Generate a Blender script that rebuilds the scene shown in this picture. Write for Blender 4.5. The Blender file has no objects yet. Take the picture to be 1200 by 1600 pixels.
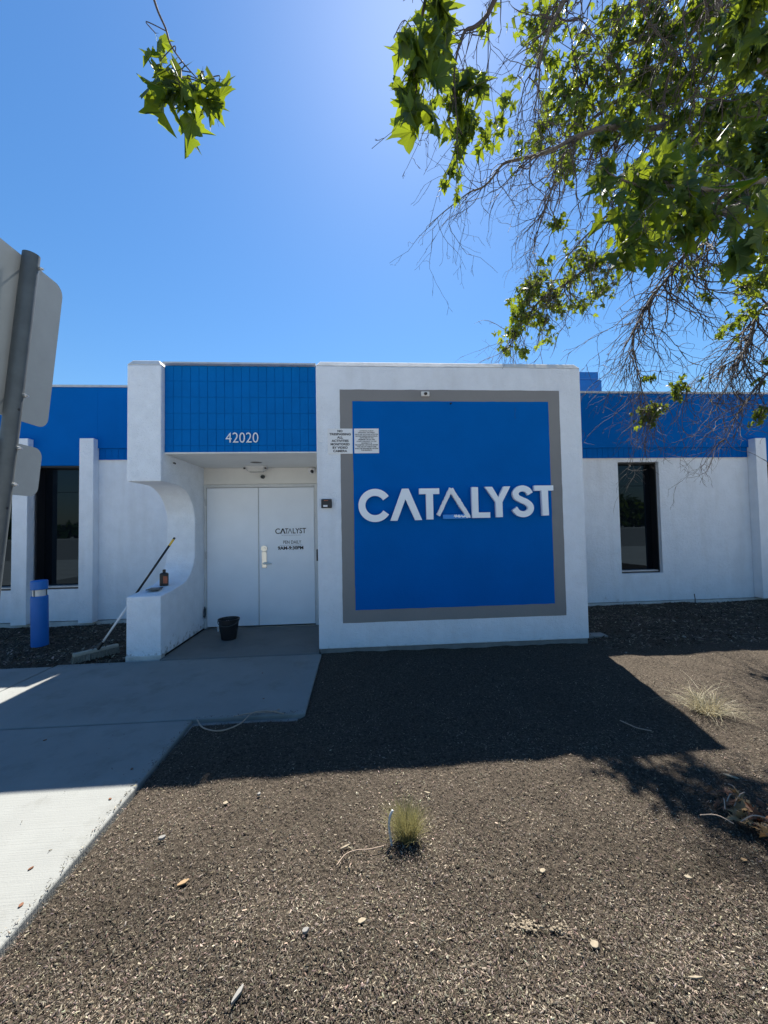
import bpy, math, random
import numpy as np
from mathutils import Vector, Matrix, noise

random.seed(7)
rng = np.random.default_rng(11)
S = bpy.context.scene
COL = S.collection
R = math.radians

# ---------------------------------------------------------------- camera, sky, sun, exposure
RIGHT = Vector((0.99744, -0.06903, -0.01850))
DOWN = Vector((-0.01609, 0.03527, -0.99925))
FWD = Vector((0.06963, 0.99699, 0.03407))
CAM = Vector((0.0, 0.0, 1.5))
cd = bpy.data.cameras.new('camera')
cam = bpy.data.objects.new('camera', cd)
COL.objects.link(cam)
cam.matrix_world = Matrix(((RIGHT.x, -DOWN.x, -FWD.x, CAM.x), (RIGHT.y, -DOWN.y, -FWD.y, CAM.y),
                           (RIGHT.z, -DOWN.z, -FWD.z, CAM.z), (0, 0, 0, 1)))
cd.sensor_fit = 'VERTICAL'
cd.sensor_height = 34.6
cd.lens = 12.975
cd.clip_start = 0.02
cd.clip_end = 2000
S.camera = cam

SUN = Vector((0.134, 0.655, 1.0)).normalized()
EL = math.asin(SUN.z)
AZ = math.atan2(SUN.x, SUN.y)
W = bpy.data.worlds.new('World')
S.world = W
W.use_nodes = True
wn = W.node_tree.nodes
wl = W.node_tree.links
bg = wn['Background']
sky = wn.new('ShaderNodeTexSky')
sky.sky_type = 'NISHITA'
sky.sun_disc = False
sky.sun_elevation = EL
sky.sun_rotation = AZ
sky.altitude = 0
sky.air_density = 1.5
sky.dust_density = 0.30
sky.ozone_density = 10.0
sat = wn.new('ShaderNodeHueSaturation')
sat.inputs['Saturation'].default_value = 1.13
wl.new(sky.outputs[0], sat.inputs['Color'])
wl.new(sat.outputs[0], bg.inputs[0])
bg.inputs[1].default_value = 0.0525

sl = bpy.data.lights.new('sun', 'SUN')
sl.energy = 5.0
sl.angle = R(0.53)
sl.color = (1.0, 0.95, 0.87)
so = bpy.data.objects.new('sun', sl)
COL.objects.link(so)
so.location = SUN * 40
so.rotation_euler = SUN.to_track_quat('Z', 'Y').to_euler()

S.view_settings.view_transform = 'Standard'
S.view_settings.look = 'None'
S.view_settings.gamma = 1.0
S.view_settings.exposure = 1.43
S.view_settings.use_curve_mapping = False


# ---------------------------------------------------------------- helpers
def at(px, py, Y):
    """point at depth Y along the sight line through a pixel of the 1200x1600 photograph"""
    d = RIGHT * ((px - 600) / 600) + DOWN * ((py - 800) / 600) + FWD
    return CAM + d * (Y / d.y)


def thing(name, label, cat, loc=(0, 0, 0), rot=(0, 0, 0), group=None):
    o = bpy.data.objects.new(name, None)
    o.empty_display_size = 0.1
    COL.objects.link(o)
    o.location = loc
    o.rotation_euler = rot
    tag(o, label, cat, group)
    return o


def tag(o, label=None, cat=None, group=None, kind=None):
    if label: o['label'] = label
    if cat: o['category'] = cat
    if group: o['group'] = group
    if kind: o['kind'] = kind
    return o


class MB:
    def __init__(s):
        s.v, s.f = [], []

    def add(s, vs, fs):
        b = len(s.v)
        s.v += [tuple(v) for v in vs]
        s.f += [tuple(b + i for i in f) for f in fs]
        return s

    def box(s, x0, x1, y0, y1, z0, z1):
        return s.add([(x0, y0, z0), (x1, y0, z0), (x1, y1, z0), (x0, y1, z0), (x0, y0, z1), (x1, y0, z1), (x1, y1, z1), (x0, y1, z1)],
                     [(3, 2, 1, 0), (4, 5, 6, 7), (0, 1, 5, 4), (1, 2, 6, 5), (2, 3, 7, 6), (3, 0, 4, 7)])

    def frustum(s, x0, x1, y0, y1, z0, z1, i):
        return s.add([(x0, y0, z0), (x1, y0, z0), (x1, y1, z0), (x0, y1, z0),
                      (x0 + i, y0 + i, z1), (x1 - i, y0 + i, z1), (x1 - i, y1 - i, z1), (x0 + i, y1 - i, z1)],
                     [(3, 2, 1, 0), (4, 5, 6, 7), (0, 1, 5, 4), (1, 2, 6, 5), (2, 3, 7, 6), (3, 0, 4, 7)])

    def prism(s, poly, a, b, ax='y', strip=None):
        """2D polygon extruded between a and b along ax"""
        n = len(poly)
        mk = {'y': lambda p, t: (p[0], t, p[1]), 'x': lambda p, t: (t, p[0], p[1]), 'z': lambda p, t: (p[0], p[1], t)}[ax]
        vs = [mk(p, a) for p in poly] + [mk(p, b) for p in poly]
        fs = [(i, (i + 1) % n, n + (i + 1) % n, n + i) for i in range(n)]
        if strip is None:
            fs += [tuple(reversed(range(n))), tuple(range(n, 2 * n))]
        else:
            for q in strip:
                fs += [tuple(reversed(q)), tuple(n + k for k in q)]
        return s.add(vs, fs)

    def tube(s, pts, rad, n=8, cap=True):
        pts = [Vector(p) for p in pts]
        if not hasattr(rad, '__len__'): rad = [rad] * len(pts)
        ref = Vector((0.31, 0.17, 0.93))
        b = len(s.v)
        m = len(pts)
        for i, p in enumerate(pts):
            t = (pts[min(i + 1, m - 1)] - pts[max(i - 1, 0)])
            if t.length < 1e-9: t = Vector((0, 0, 1))
            t.normalize()
            u = ref - t * ref.dot(t)
            if u.length < 0.05: u = Vector((1, 0, 0)) - t * t.x
            u.normalize()
            w = t.cross(u)
            ref = u
            for k in range(n):
                a = 2 * math.pi * k / n
                q = p + (u * math.cos(a) + w * math.sin(a)) * rad[i]
                s.v.append((q.x, q.y, q.z))
        for i in range(m - 1):
            for k in range(n):
                k2 = (k + 1) % n
                s.f.append((b + i * n + k, b + i * n + k2, b + (i + 1) * n + k2, b + (i + 1) * n + k))
        if cap:
            s.f.append(tuple(b + k for k in reversed(range(n))))
            s.f.append(tuple(b + (m - 1) * n + k for k in range(n)))
        return s

    def lathe(s, prof, c=(0, 0, 0), n=24, cap=True):
        b = len(s.v)
        for r, z in prof:
            for k in range(n):
                a = 2 * math.pi * k / n
                s.v.append((c[0] + r * math.cos(a), c[1] + r * math.sin(a), c[2] + z))
        for i in range(len(prof) - 1):
            for k in range(n):
                k2 = (k + 1) % n
                s.f.append((b + i * n + k, b + i * n + k2, b + (i + 1) * n + k2, b + (i + 1) * n + k))
        if cap:
            s.f.append(tuple(b + k for k in reversed(range(n))))
            s.f.append(tuple(b + (len(prof) - 1) * n + k for k in range(n)))
        return s

    def build(s, name, mat, parent=None, bevel=0, smooth=False, seg=2):
        me = bpy.data.meshes.new(name)
        me.from_pydata(s.v, [], s.f)
        me.update()
        if mat: me.materials.append(mat)
        if smooth: me.polygons.foreach_set('use_smooth', [True] * len(me.polygons))
        o = bpy.data.objects.new(name, me)
        COL.objects.link(o)
        if parent: o.parent = parent
        if bevel:
            bv = o.modifiers.new('bevel', 'BEVEL')
            bv.width = bevel
            bv.segments = seg
            bv.limit_method = 'ANGLE'
        return o


def npmesh(name, V, F, mat, parent=None, col=None, smooth=False):
    """mesh from numpy arrays; F is (n,k) with equal k; col per vertex"""
    me = bpy.data.meshes.new(name)
    V = np.asarray(V, np.float32)
    F = np.asarray(F, np.int32)
    me.vertices.add(len(V))
    me.vertices.foreach_set('co', V.ravel())
    k = F.shape[1]
    me.loops.add(F.size)
    me.loops.foreach_set('vertex_index', F.ravel())
    me.polygons.add(len(F))
    me.polygons.foreach_set('loop_start', np.arange(0, F.size, k, dtype=np.int32))
    if smooth: me.polygons.foreach_set('use_smooth', np.ones(len(F), bool))
    me.update(calc_edges=True)
    if col is not None:
        a = me.color_attributes.new('tint', 'FLOAT_COLOR', 'POINT')
        c = np.ones((len(V), 4), np.float32)
        c[:, :3] = col
        a.data.foreach_set('color', c.ravel())
    if mat: me.materials.append(mat)
    o = bpy.data.objects.new(name, me)
    COL.objects.link(o)
    if parent: o.parent = parent
    return o


def text_obj(txt, size, loc, mat, name, parent=None, align='LEFT', depth=0.0015, bold=0.0, sx=1.0, spacing=1.0):
    cu = bpy.data.curves.new('text', 'FONT')
    cu.body = txt
    cu.size = size
    cu.align_x = align
    cu.extrude = depth
    cu.offset = bold
    cu.space_character = spacing
    cu.resolution_u = 4
    tmp = bpy.data.objects.new('text_tmp', cu)
    COL.objects.link(tmp)
    dg = bpy.context.evaluated_depsgraph_get()
    me = bpy.data.meshes.new_from_object(tmp.evaluated_get(dg))
    bpy.data.objects.remove(tmp)
    bpy.data.curves.remove(cu)
    me.transform(Matrix.Translation(Vector(loc)) @ Matrix.Rotation(R(90), 4, 'X') @ Matrix.Diagonal((sx, 1, 1, 1)))
    me.materials.clear()
    me.materials.append(mat)
    me.name = name
    o = bpy.data.objects.new(name, me)
    COL.objects.link(o)
    if parent: o.parent = parent
    return o


# ---------------------------------------------------------------- materials
def mat(name, base, rough=0.7, metal=0.0, spec=0.5, var=0.0, vscale=3.0, bump=0.0, bscale=80.0, bdist=0.004, bump2=0.0, b2scale=12.0, coat=0.0, c2=None):
    m = bpy.data.materials.new(name)
    m.use_nodes = True
    n, l = m.node_tree.nodes, m.node_tree.links
    p = n['Principled BSDF']
    p.inputs['Base Color'].default_value = (*base, 1)
    p.inputs['Roughness'].default_value = rough
    p.inputs['Metallic'].default_value = metal
    p.inputs['Specular IOR Level'].default_value = spec
    p.inputs['Coat Weight'].default_value = coat
    tc = n.new('ShaderNodeNewGeometry')
    if var or c2:
        nz = n.new('ShaderNodeTexNoise')
        nz.inputs['Scale'].default_value = vscale
        nz.inputs['Detail'].default_value = 7
        nz.inputs['Roughness'].default_value = 0.62
        l.new(tc.outputs['Position'], nz.inputs['Vector'])
        mr = n.new('ShaderNodeMapRange')
        mr.inputs['From Min'].default_value = 0.32
        mr.inputs['From Max'].default_value = 0.68
        l.new(nz.outputs['Fac'], mr.inputs['Value'])
        mx = n.new('ShaderNodeMix')
        mx.data_type = 'RGBA'
        a = c2 or tuple(c * (1 - var) for c in base)
        mx.inputs['A'].default_value = (*a, 1)
        mx.inputs['B'].default_value = (*(base if c2 else tuple(min(1, c * (1 + var * 0.5)) for c in base)), 1)
        l.new(mr.outputs[0], mx.inputs['Factor'])
        l.new(mx.outputs['Result'], p.inputs['Base Color'])
        m['_mix'] = mx.name
    last = None
    for st, sc in ((bump2, b2scale), (bump, bscale)):
        if st:
            nb = n.new('ShaderNodeTexNoise')
            nb.inputs['Scale'].default_value = sc
            nb.inputs['Detail'].default_value = 4
            l.new(tc.outputs['Position'], nb.inputs['Vector'])
            b = n.new('ShaderNodeBump')
            b.inputs['Strength'].default_value = st
            b.inputs['Distance'].default_value = bdist
            l.new(nb.outputs['Fac'], b.inputs['Height'])
            if last: l.new(last.outputs[0], b.inputs['Normal'])
            last = b
    if last: l.new(last.outputs[0], p.inputs['Normal'])
    return m


def add_dirt(m, col, lo, hi, scale, thr, amount):
    """blotchy splash dirt that thins out with height between lo and hi"""
    n, l = m.node_tree.nodes, m.node_tree.links
    p = n['Principled BSDF']
    g = n.new('ShaderNodeNewGeometry')
    sp = n.new('ShaderNodeSeparateXYZ')
    l.new(g.outputs['Position'], sp.inputs[0])
    h = n.new('ShaderNodeMapRange')
    h.inputs['From Min'].default_value = lo
    h.inputs['From Max'].default_value = hi
    h.inputs['To Min'].default_value = 0.30
    h.inputs['To Max'].default_value = -0.12
    l.new(sp.outputs['Z'], h.inputs['Value'])
    nz = n.new('ShaderNodeTexNoise')
    nz.inputs['Scale'].default_value = scale
    nz.inputs['Detail'].default_value = 9
    nz.inputs['Roughness'].default_value = 0.7
    l.new(g.outputs['Position'], nz.inputs['Vector'])
    ad = n.new('ShaderNodeMath')
    l.new(h.outputs[0], ad.inputs[0])
    l.new(nz.outputs['Fac'], ad.inputs[1])
    mr = n.new('ShaderNodeMapRange')
    mr.inputs['From Min'].default_value = thr
    mr.inputs['From Max'].default_value = thr + 0.14
    mr.inputs['To Max'].default_value = amount
    l.new(ad.outputs[0], mr.inputs['Value'])
    mx = n.new('ShaderNodeMix')
    mx.data_type = 'RGBA'
    src = p.inputs['Base Color'].links[0].from_socket if p.inputs['Base Color'].links else None
    if src: l.new(src, mx.inputs['A'])
    else: mx.inputs['A'].default_value = p.inputs['Base Color'].default_value
    mx.inputs['B'].default_value = (*col, 1)
    l.new(mr.outputs[0], mx.inputs['Factor'])
    l.new(mx.outputs['Result'], p.inputs['Base Color'])


M = {}
M['stucco'] = mat('white_stucco', (0.81, 0.85, 0.90), 0.85, var=0.055, vscale=5.0, bump=0.8, bscale=85, bdist=0.012, bump2=0.8, b2scale=20)
add_dirt(M['stucco'], (0.34, 0.32, 0.28), 0.0, 0.35, 9.0, 0.80, 0.45)
def streaks(m, amt):
    n, l = m.node_tree.nodes, m.node_tree.links
    p = n['Principled BSDF']
    g_ = n.new('ShaderNodeNewGeometry')
    mp = n.new('ShaderNodeMapping')
    mp.inputs['Scale'].default_value = (5.5, 5.5, 0.8)
    l.new(g_.outputs['Position'], mp.inputs['Vector'])
    nz = n.new('ShaderNodeTexNoise')
    nz.inputs['Detail'].default_value = 6
    nz.inputs['Scale'].default_value = 1.0
    l.new(mp.outputs[0], nz.inputs['Vector'])
    mr = n.new('ShaderNodeMapRange')
    mr.inputs['From Min'].default_value = 0.50
    mr.inputs['From Max'].default_value = 0.72
    mr.inputs['To Max'].default_value = amt
    l.new(nz.outputs['Fac'], mr.inputs['Value'])
    mx = n.new('ShaderNodeMix')
    mx.data_type = 'RGBA'
    l.new(p.inputs['Base Color'].links[0].from_socket, mx.inputs['A'])
    mx.inputs['B'].default_value = (0.42, 0.40, 0.36, 1)
    l.new(mr.outputs[0], mx.inputs['Factor'])
    l.new(mx.outputs['Result'], p.inputs['Base Color'])


streaks(M['stucco'], 0.13)
M['pier'] = mat('white_stucco_worn', (0.81, 0.86, 0.92), 0.85, var=0.07, vscale=6, bump=0.9, bscale=70, bdist=0.012, bump2=0.8, b2scale=18)
add_dirt(M['pier'], (0.16, 0.16, 0.14), 0.02, 0.5, 14.0, 0.76, 0.75)
M['smooth_white'] = mat('white_plaster', (0.80, 0.79, 0.75), 0.8, var=0.07, vscale=2.0, bump=0.2, bscale=60)
M['door'] = mat('white_door_paint', (0.87, 0.91, 0.96), 0.5, var=0.04, vscale=2.5, bump=0.06, bscale=40)
M['frame_white'] = mat('white_frame_paint', (0.66, 0.67, 0.67), 0.5, var=0.08, vscale=6)
M['blue'] = mat('blue_paint', (0.0, 0.122, 0.445), 0.8, spec=0.06, var=0.08, vscale=1.5, bump=0.35, bscale=90, bdist=0.005, bump2=0.2, b2scale=25)
M['blue_tile'] = mat('blue_tile_paint', (0.0, 0.142, 0.46), 0.75, spec=0.08, var=0.08, vscale=4, bump=0.25, bscale=70, bdist=0.004)
M['blue_metal'] = mat('blue_metal_paint', (0.003, 0.135, 0.47), 0.5, var=0.06, vscale=5)
M['blue_joint'] = mat('blue_joint_paint', (0.0, 0.136, 0.45), 0.8, spec=0.1)
M['grey'] = mat('grey_paint', (0.24, 0.235, 0.23), 0.8, var=0.06, vscale=2, bump=0.5, bscale=95, bdist=0.006, bump2=0.3, b2scale=28)
M['coping'] = mat('coping_paint', (0.72, 0.71, 0.68), 0.75, var=0.18, vscale=7, bump=0.4, bscale=50)
M['metal_edge'] = mat('galvanised_edge', (0.55, 0.56, 0.57), 0.5, metal=0.3, var=0.15, vscale=9)
M['footing'] = mat('footing_concrete', (0.22, 0.215, 0.20), 0.9, var=0.25, vscale=6, bump=0.8, bscale=50, bdist=0.01)
M['plinth'] = mat('painted_plinth', (0.58, 0.57, 0.54), 0.9, var=0.25, vscale=5, bump=0.8, bscale=40, bdist=0.01)
M['dark_frame'] = mat('dark_bronze', (0.012, 0.012, 0.014), 0.45)
M['white_metal'] = mat('white_plastic', (0.8, 0.8, 0.8), 0.4)
M['letter'] = mat('white_letter_acrylic', (0.88, 0.92, 0.96), 0.3, var=0.02, vscale=5)
M['black'] = mat('black_plastic', (0.012, 0.012, 0.014), 0.4)
M['black_ink'] = mat('black_print', (0.02, 0.02, 0.022), 0.6)
M['grey_ink'] = mat('grey_print', (0.25, 0.27, 0.3), 0.6)
M['chrome'] = mat('satin_steel', (0.62, 0.62, 0.60), 0.28, metal=1.0)
M['galv'] = mat('galvanised_steel', (0.105, 0.12, 0.125), 0.5, metal=0.4, var=0.18, vscale=14, bump=0.1, bscale=60)
M['alu'] = mat('sign_back_aluminium', (0.30, 0.335, 0.345), 0.6, metal=0.0, var=0.07, vscale=9)
M['bolt'] = mat('zinc_bolt', (0.7, 0.7, 0.68), 0.35, metal=0.8)
M['bark'] = mat('bark', (0.085, 0.072, 0.058), 0.85, var=0.35, vscale=14, bump=0.6, bscale=60, bdist=0.01, c2=(0.15, 0.13, 0.10))
M['twig'] = mat('twig_bark', (0.062, 0.047, 0.038), 0.8, var=0.3, vscale=20)
M['clear'] = mat('frosted_cover', (0.62, 0.62, 0.60), 0.25, spec=0.6)
M['roof'] = mat('roof_felt', (0.30, 0.29, 0.27), 0.9, var=0.1)
M['yellow'] = mat('yellow_paint', (0.75, 0.50, 0.06), 0.55)
M['broom_head'] = mat('broom_bristle', (0.23, 0.22, 0.18), 0.9, var=0.25, vscale=60, bump=0.8, bscale=150, bdist=0.01)
M['broom_block'] = mat('broom_block_wood', (0.33, 0.31, 0.25), 0.8, var=0.15, vscale=30)
M['label_red'] = mat('label_print', (0.42, 0.12, 0.06), 0.6, var=0.4, vscale=60)
M['rag'] = mat('crumpled_plastic', (0.30, 0.25, 0.26), 0.6, var=0.3, vscale=30)
M['tubing'] = mat('weathered_tubing', (0.45, 0.47, 0.47), 0.6, var=0.15, vscale=20)
M['root'] = mat('dry_twig', (0.36, 0.27, 0.20), 0.8, var=0.2, vscale=20)
M['scrap'] = mat('pale_wood_scrap', (0.27, 0.225, 0.155), 0.9, var=0.4, vscale=40)
M['road'] = mat('added_road_asphalt', (0.26, 0.25, 0.235), 0.9, var=0.2, vscale=1.2, bump=0.5, bscale=60)  # kept light so the facade still gets bounced light
M['clod'] = mat('sandy_soil', (0.22, 0.18, 0.125), 0.95, var=0.3, vscale=60)
M['stone'] = mat('pale_stone', (0.22, 0.21, 0.19), 0.9, var=0.2, vscale=40)
M['bounce_ground'] = mat('pale_bounce_paving', (0.46, 0.445, 0.42), 0.9, var=0.15, vscale=1.2, bump=0.5, bscale=60)  # paleness raised so the ground behind the viewer bounces light onto the facade


def glass_mat():
    m = bpy.data.materials.new('tinted_glass')
    m.use_nodes = True
    p = m.node_tree.nodes['Principled BSDF']
    p.inputs['Base Color'].default_value = (0.004, 0.006, 0.009, 1)
    p.inputs['Roughness'].default_value = 0.015
    p.inputs['IOR'].default_value = 1.36
    p.inputs['Specular Tint'].default_value = (0.55, 0.80, 1.0, 1)
    return m


M['glass'] = glass_mat()


def concrete_mat(name, base, seed):
    m = mat(name, base, 0.88, var=0.12, vscale=1.6, bump=0.35, bscale=140, bdist=0.004)
    n, l = m.node_tree.nodes, m.node_tree.links
    p = n['Principled BSDF']
    g = n.new('ShaderNodeNewGeometry')
    mp = n.new('ShaderNodeMapping')
    mp.inputs['Scale'].default_value = (2.2, 130, 1)
    mp.inputs['Location'].default_value = (seed, seed * 2, 0)
    l.new(g.outputs['Position'], mp.inputs['Vector'])
    nz = n.new('ShaderNodeTexNoise')
    nz.inputs['Scale'].default_value = 1.0
    nz.inputs['Detail'].default_value = 3
    l.new(mp.outputs[0], nz.inputs['Vector'])
    b = n.new('ShaderNodeBump')
    b.inputs['Strength'].default_value = 0.5
    b.inputs['Distance'].default_value = 0.004
    l.new(nz.outputs['Fac'], b.inputs['Height'])
    old = p.inputs['Normal'].links[0].from_socket
    l.new(old, b.inputs['Normal'])
    l.new(b.outputs[0], p.inputs['Normal'])
    # brown soil stains and grey patches
    nz2 = n.new('ShaderNodeTexNoise')
    nz2.inputs['Scale'].default_value = 2.6
    nz2.inputs['Detail'].default_value = 10
    nz2.inputs['Roughness'].default_value = 0.7
    mp2 = n.new('ShaderNodeMapping')
    mp2.inputs['Location'].default_value = (seed * 3, 4, 0)
    l.new(g.outputs['Position'], mp2.inputs['Vector'])
    l.new(mp2.outputs[0], nz2.inputs['Vector'])
    mr = n.new('ShaderNodeMapRange')
    mr.inputs['From Min'].default_value = 0.52
    mr.inputs['From Max'].default_value = 0.76
    mr.inputs['To Max'].default_value = 0.7
    l.new(nz2.outputs['Fac'], mr.inputs['Value'])
    mx = n.new('ShaderNodeMix')
    mx.data_type = 'RGBA'
    l.new(p.inputs['Base Color'].links[0].from_socket, mx.inputs['A'])
    mx.inputs['B'].default_value = (base[0] * 0.55, base[1] * 0.53, base[2] * 0.48, 1)
    l.new(mr.outputs[0], mx.inputs['Factor'])
    l.new(mx.outputs['Result'], p.inputs['Base Color'])
    return m


M['concrete'] = concrete_mat('walk_concrete', (0.216, 0.222, 0.209), 1.0)
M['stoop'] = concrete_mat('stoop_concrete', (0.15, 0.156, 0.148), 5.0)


def mulch_mat(name, use_attr):
    m = bpy.data.materials.new(name)
    m.use_nodes = True
    n, l = m.node_tree.nodes, m.node_tree.links
    p = n['Principled BSDF']
    p.inputs['Roughness'].default_value = 0.8
    p.inputs['Specular IOR Level'].default_value = 0.05
    if use_attr:
        a = n.new('ShaderNodeVertexColor')
        a.layer_name = 'tint'
        l.new(a.outputs['Color'], p.inputs['Base Color'])
    else:
        g = n.new('ShaderNodeNewGeometry')
        nz = n.new('ShaderNodeTexNoise')
        nz.inputs['Scale'].default_value = 55
        nz.inputs['Detail'].default_value = 6
        nz.inputs['Roughness'].default_value = 0.75
        l.new(g.outputs['Position'], nz.inputs['Vector'])
        cr = n.new('ShaderNodeValToRGB')
        e = cr.color_ramp.elements
        e[0].position, e[0].color = 0.34, (0.022, 0.018, 0.014, 1)
        e[1].position, e[1].color = 0.70, (0.135, 0.110, 0.084, 1)
        l.new(nz.outputs['Fac'], cr.inputs['Fac'])
        l.new(cr.outputs[0], p.inputs['Base Color'])
        b = n.new('ShaderNodeBump')
        b.inputs['Strength'].default_value = 1.0
        b.inputs['Distance'].default_value = 0.02
        l.new(nz.outputs['Fac'], b.inputs['Height'])
        l.new(b.outputs[0], p.inputs['Normal'])
    return m


M['mulch'] = mulch_mat('bark_mulch', False)
M['chip'] = mulch_mat('bark_chip', True)


def leaf_mat(name, dark, trans, f):
    m = bpy.data.materials.new(name)
    m.use_nodes = True
    n, l = m.node_tree.nodes, m.node_tree.links
    p = n['Principled BSDF']
    p.inputs['Roughness'].default_value = 0.5
    p.inputs['Specular IOR Level'].default_value = 0.35
    g = n.new('ShaderNodeNewGeometry')
    nz = n.new('ShaderNodeTexNoise')
    nz.inputs['Scale'].default_value = 7
    nz.inputs['Detail'].default_value = 4
    l.new(g.outputs['Position'], nz.inputs['Vector'])

    def ramp(c):
        mx = n.new('ShaderNodeMix')
        mx.data_type = 'RGBA'
        mx.inputs['A'].default_value = (c[0] * 0.65, c[1] * 0.75, c[2] * 0.7, 1)
        mx.inputs['B'].default_value = (min(1, c[0] * 1.35), c[1] * 1.2, c[2] * 1.1, 1)
        l.new(nz.outputs['Fac'], mx.inputs['Factor'])
        return mx.outputs['Result']
    l.new(ramp(dark), p.inputs['Base Color'])
    t = n.new('ShaderNodeBsdfTranslucent')
    l.new(ramp(trans), t.inputs['Color'])
    mix = n.new('ShaderNodeMixShader')
    mix.inputs[0].default_value = f
    l.new(p.outputs[0], mix.inputs[1])
    l.new(t.outputs[0], mix.inputs[2])
    l.new(mix.outputs[0], n['Material Output'].inputs['Surface'])
    return m


M['leaf'] = leaf_mat('sycamore_leaf', (0.026, 0.058, 0.017), (0.24, 0.31, 0.016), 0.44)
M['dry_leaf'] = leaf_mat('dry_leaf', (0.33, 0.215, 0.11), (0.27, 0.15, 0.06), 0.2)
M['brown_leaf'] = leaf_mat('brown_leaf', (0.17, 0.075, 0.04), (0.16, 0.055, 0.025), 0.2)
M['grass_green'] = leaf_mat('tuft_green', (0.27, 0.255, 0.135), (0.27, 0.25, 0.11), 0.35)
M['grass_dry'] = leaf_mat('tuft_straw', (0.37, 0.335, 0.235), (0.33, 0.29, 0.18), 0.3)

# ---------------------------------------------------------------- ground, mulch, walkway
g = MB()
g.add([(-300, -300, -0.09), (300, -300, -0.09), (300, 300, -0.09), (-300, 300, -0.09)], [(0, 1, 2, 3)])
tag(g.build('ground', M['bounce_ground']), kind='structure')
g = MB()
g.add([(-300, -62, -0.085), (300, -62, -0.085), (300, -9.0, -0.085), (-300, -9.0, -0.085)], [(0, 1, 2, 3)])
tag(g.build('road', M['road']), kind='structure')  # unseen strip behind the viewer, added to darken the window reflections


def mulch_h(x, y):
    h = -0.012
    h += 0.024 * noise.noise(Vector((x * 1.1, y * 1.1, 3.1))) + 0.020 * noise.noise(Vector((x * 3.3, y * 3.3, 7.7))) + 0.010 * noise.noise(Vector((x * 9, y * 9, 1.7)))
    if y < 3.4:                                 # falls away to the edge of the walkway
        t = max(0.0, min(1.0, (x + 1.30) / 0.30))
        h = -0.022 * (1 - t) + h * t
    if y > 4.2: h -= 0.02 * min(1, (y - 4.2))
    if 3.10 < y < 4.7:                          # kept under the front slab, rising again beside it
        t = max(0.0, min(1.0, (x + 0.44) / 0.25))
        k = min(1.0, (y - 3.10) / 0.08)
        h = h * (1 - k) + k * (h * t - (0.022 if x > -0.46 else 0.05) * (1 - t))
    if 4.5 < y and x < -2.2: h = min(h, -0.014 - 0.01 * (y < 4.62))
    return h


def bed(name, x0, x1, y0, y1, st):
    nx, ny = int((x1 - x0) / st) + 1, int((y1 - y0) / st) + 1
    xs, ys = np.linspace(x0, x1, nx), np.linspace(y0, y1, ny)
    V = [(x, y, mulch_h(x, y)) for y in ys for x in xs]
    I = np.arange(nx * ny).reshape(ny, nx)
    F = np.stack([I[:-1, :-1], I[:-1, 1:], I[1:, 1:], I[1:, :-1]], -1).reshape(-1, 4)
    o = npmesh(name, V, F, M['mulch'], smooth=True)
    return tag(o, kind='structure')


bed('mulch_bed', -1.29, 9.5, -1.0, 6.9, 0.05)
bed('mulch_bed', -9.5, -2.30, 4.56, 6.75, 0.06)

wb = MB()
wb.box(-9.4, -1.33, -2.9, 4.5, -0.088, -0.03)
wb.box(-2.2, -0.5, 3.0, 5.9, -0.086, -0.035)
walk = tag(wb.build('walkway', M['footing']), kind='structure')


def slab(x0, x1, y0, y1, z, m):
    b = MB()
    b.box(x0, x1, y0, y1, -0.08, z)
    b.build('concrete_slab', m, walk, bevel=0.012, seg=3)


slab(-3.36, -1.315, 0.72, 3.165, 0.0, M['concrete'])
slab(-3.36, -1.315, -1.75, 0.705, 0.0, M['concrete'])
slab(-3.38, -0.445, 3.18, 4.615, 0.0, M['concrete'])
slab(-6.40, -3.395, 3.18, 4.56, 0.0, M['concrete'])
slab(-9.4, -6.415, 3.18, 4.54, 0.0, M['concrete'])
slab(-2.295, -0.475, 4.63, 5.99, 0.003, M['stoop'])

# ---------------------------------------------------------------- building
B = thing('office_building', 'single-storey white stucco building with blue fascia and boxed entrance', 'building', (0, 6.6, 0))
B['label'] = 'single-storey white stucco building with blue fascia and recessed white double doors'


def part(name, mb, m, parent=None, bevel=0.0, smooth=False, label=None):
    """world-space mesh parented to the building or one of its parts"""
    o = mb.build(name, m, parent or B, bevel, smooth)
    o.matrix_parent_inverse = Matrix.Translation((0, -6.6, 0))
    if parent and parent is not B:
        o.matrix_parent_inverse = Matrix.Identity(4)
    if label: o['label'] = label
    return o


YL, YR = 6.60, 6.75
ZW, ZS, ZT = 2.645, 2.845, 3.857          # white top, siding top, fascia top

# left wing walls
w = MB()
w.box(-4.444, -2.69, YL, YL + 0.3, 0.05, ZW)                 # plain bay next to the entrance
w.box(-5.24, -4.444, YL, YL + 0.3, 0.05, 0.56)              # below the windows
w.box(-5.47, -5.24, YL, YL + 0.3, 0.05, ZW - 0.08)
w.box(-6.24, -5.47, YL, YL + 0.3, 0.05, 0.56)
w.box(-9.5, -6.24, YL, YL + 0.3, 0.05, ZW - 0.08)
part('wall', w, M['stucco'])
w = MB()
w.box(2.80, 4.818, YR, YR + 0.3, 0.02, ZW)
w.box(4.818, 5.615, YR, YR + 0.3, 0.02, 0.527)
w.box(4.818, 5.615, YR, YR + 0.3, 2.585, ZW)
w.box(5.615, 7.60, YR, YR + 0.3, 0.02, ZW)
w.box(7.60, 8.45, YR, YR + 0.3, 0.02, 0.527)
w.box(8.45, 9.5, YR, YR + 0.3, 0.02, ZW - 0.08)
part('wall', w, M['stucco'])
w = MB()
w.box(-9.5, -2.70, YL - 0.012, YL + 0.25, -0.09, 0.036)
part('plinth', w, M['plinth'])
w = MB()
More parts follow.
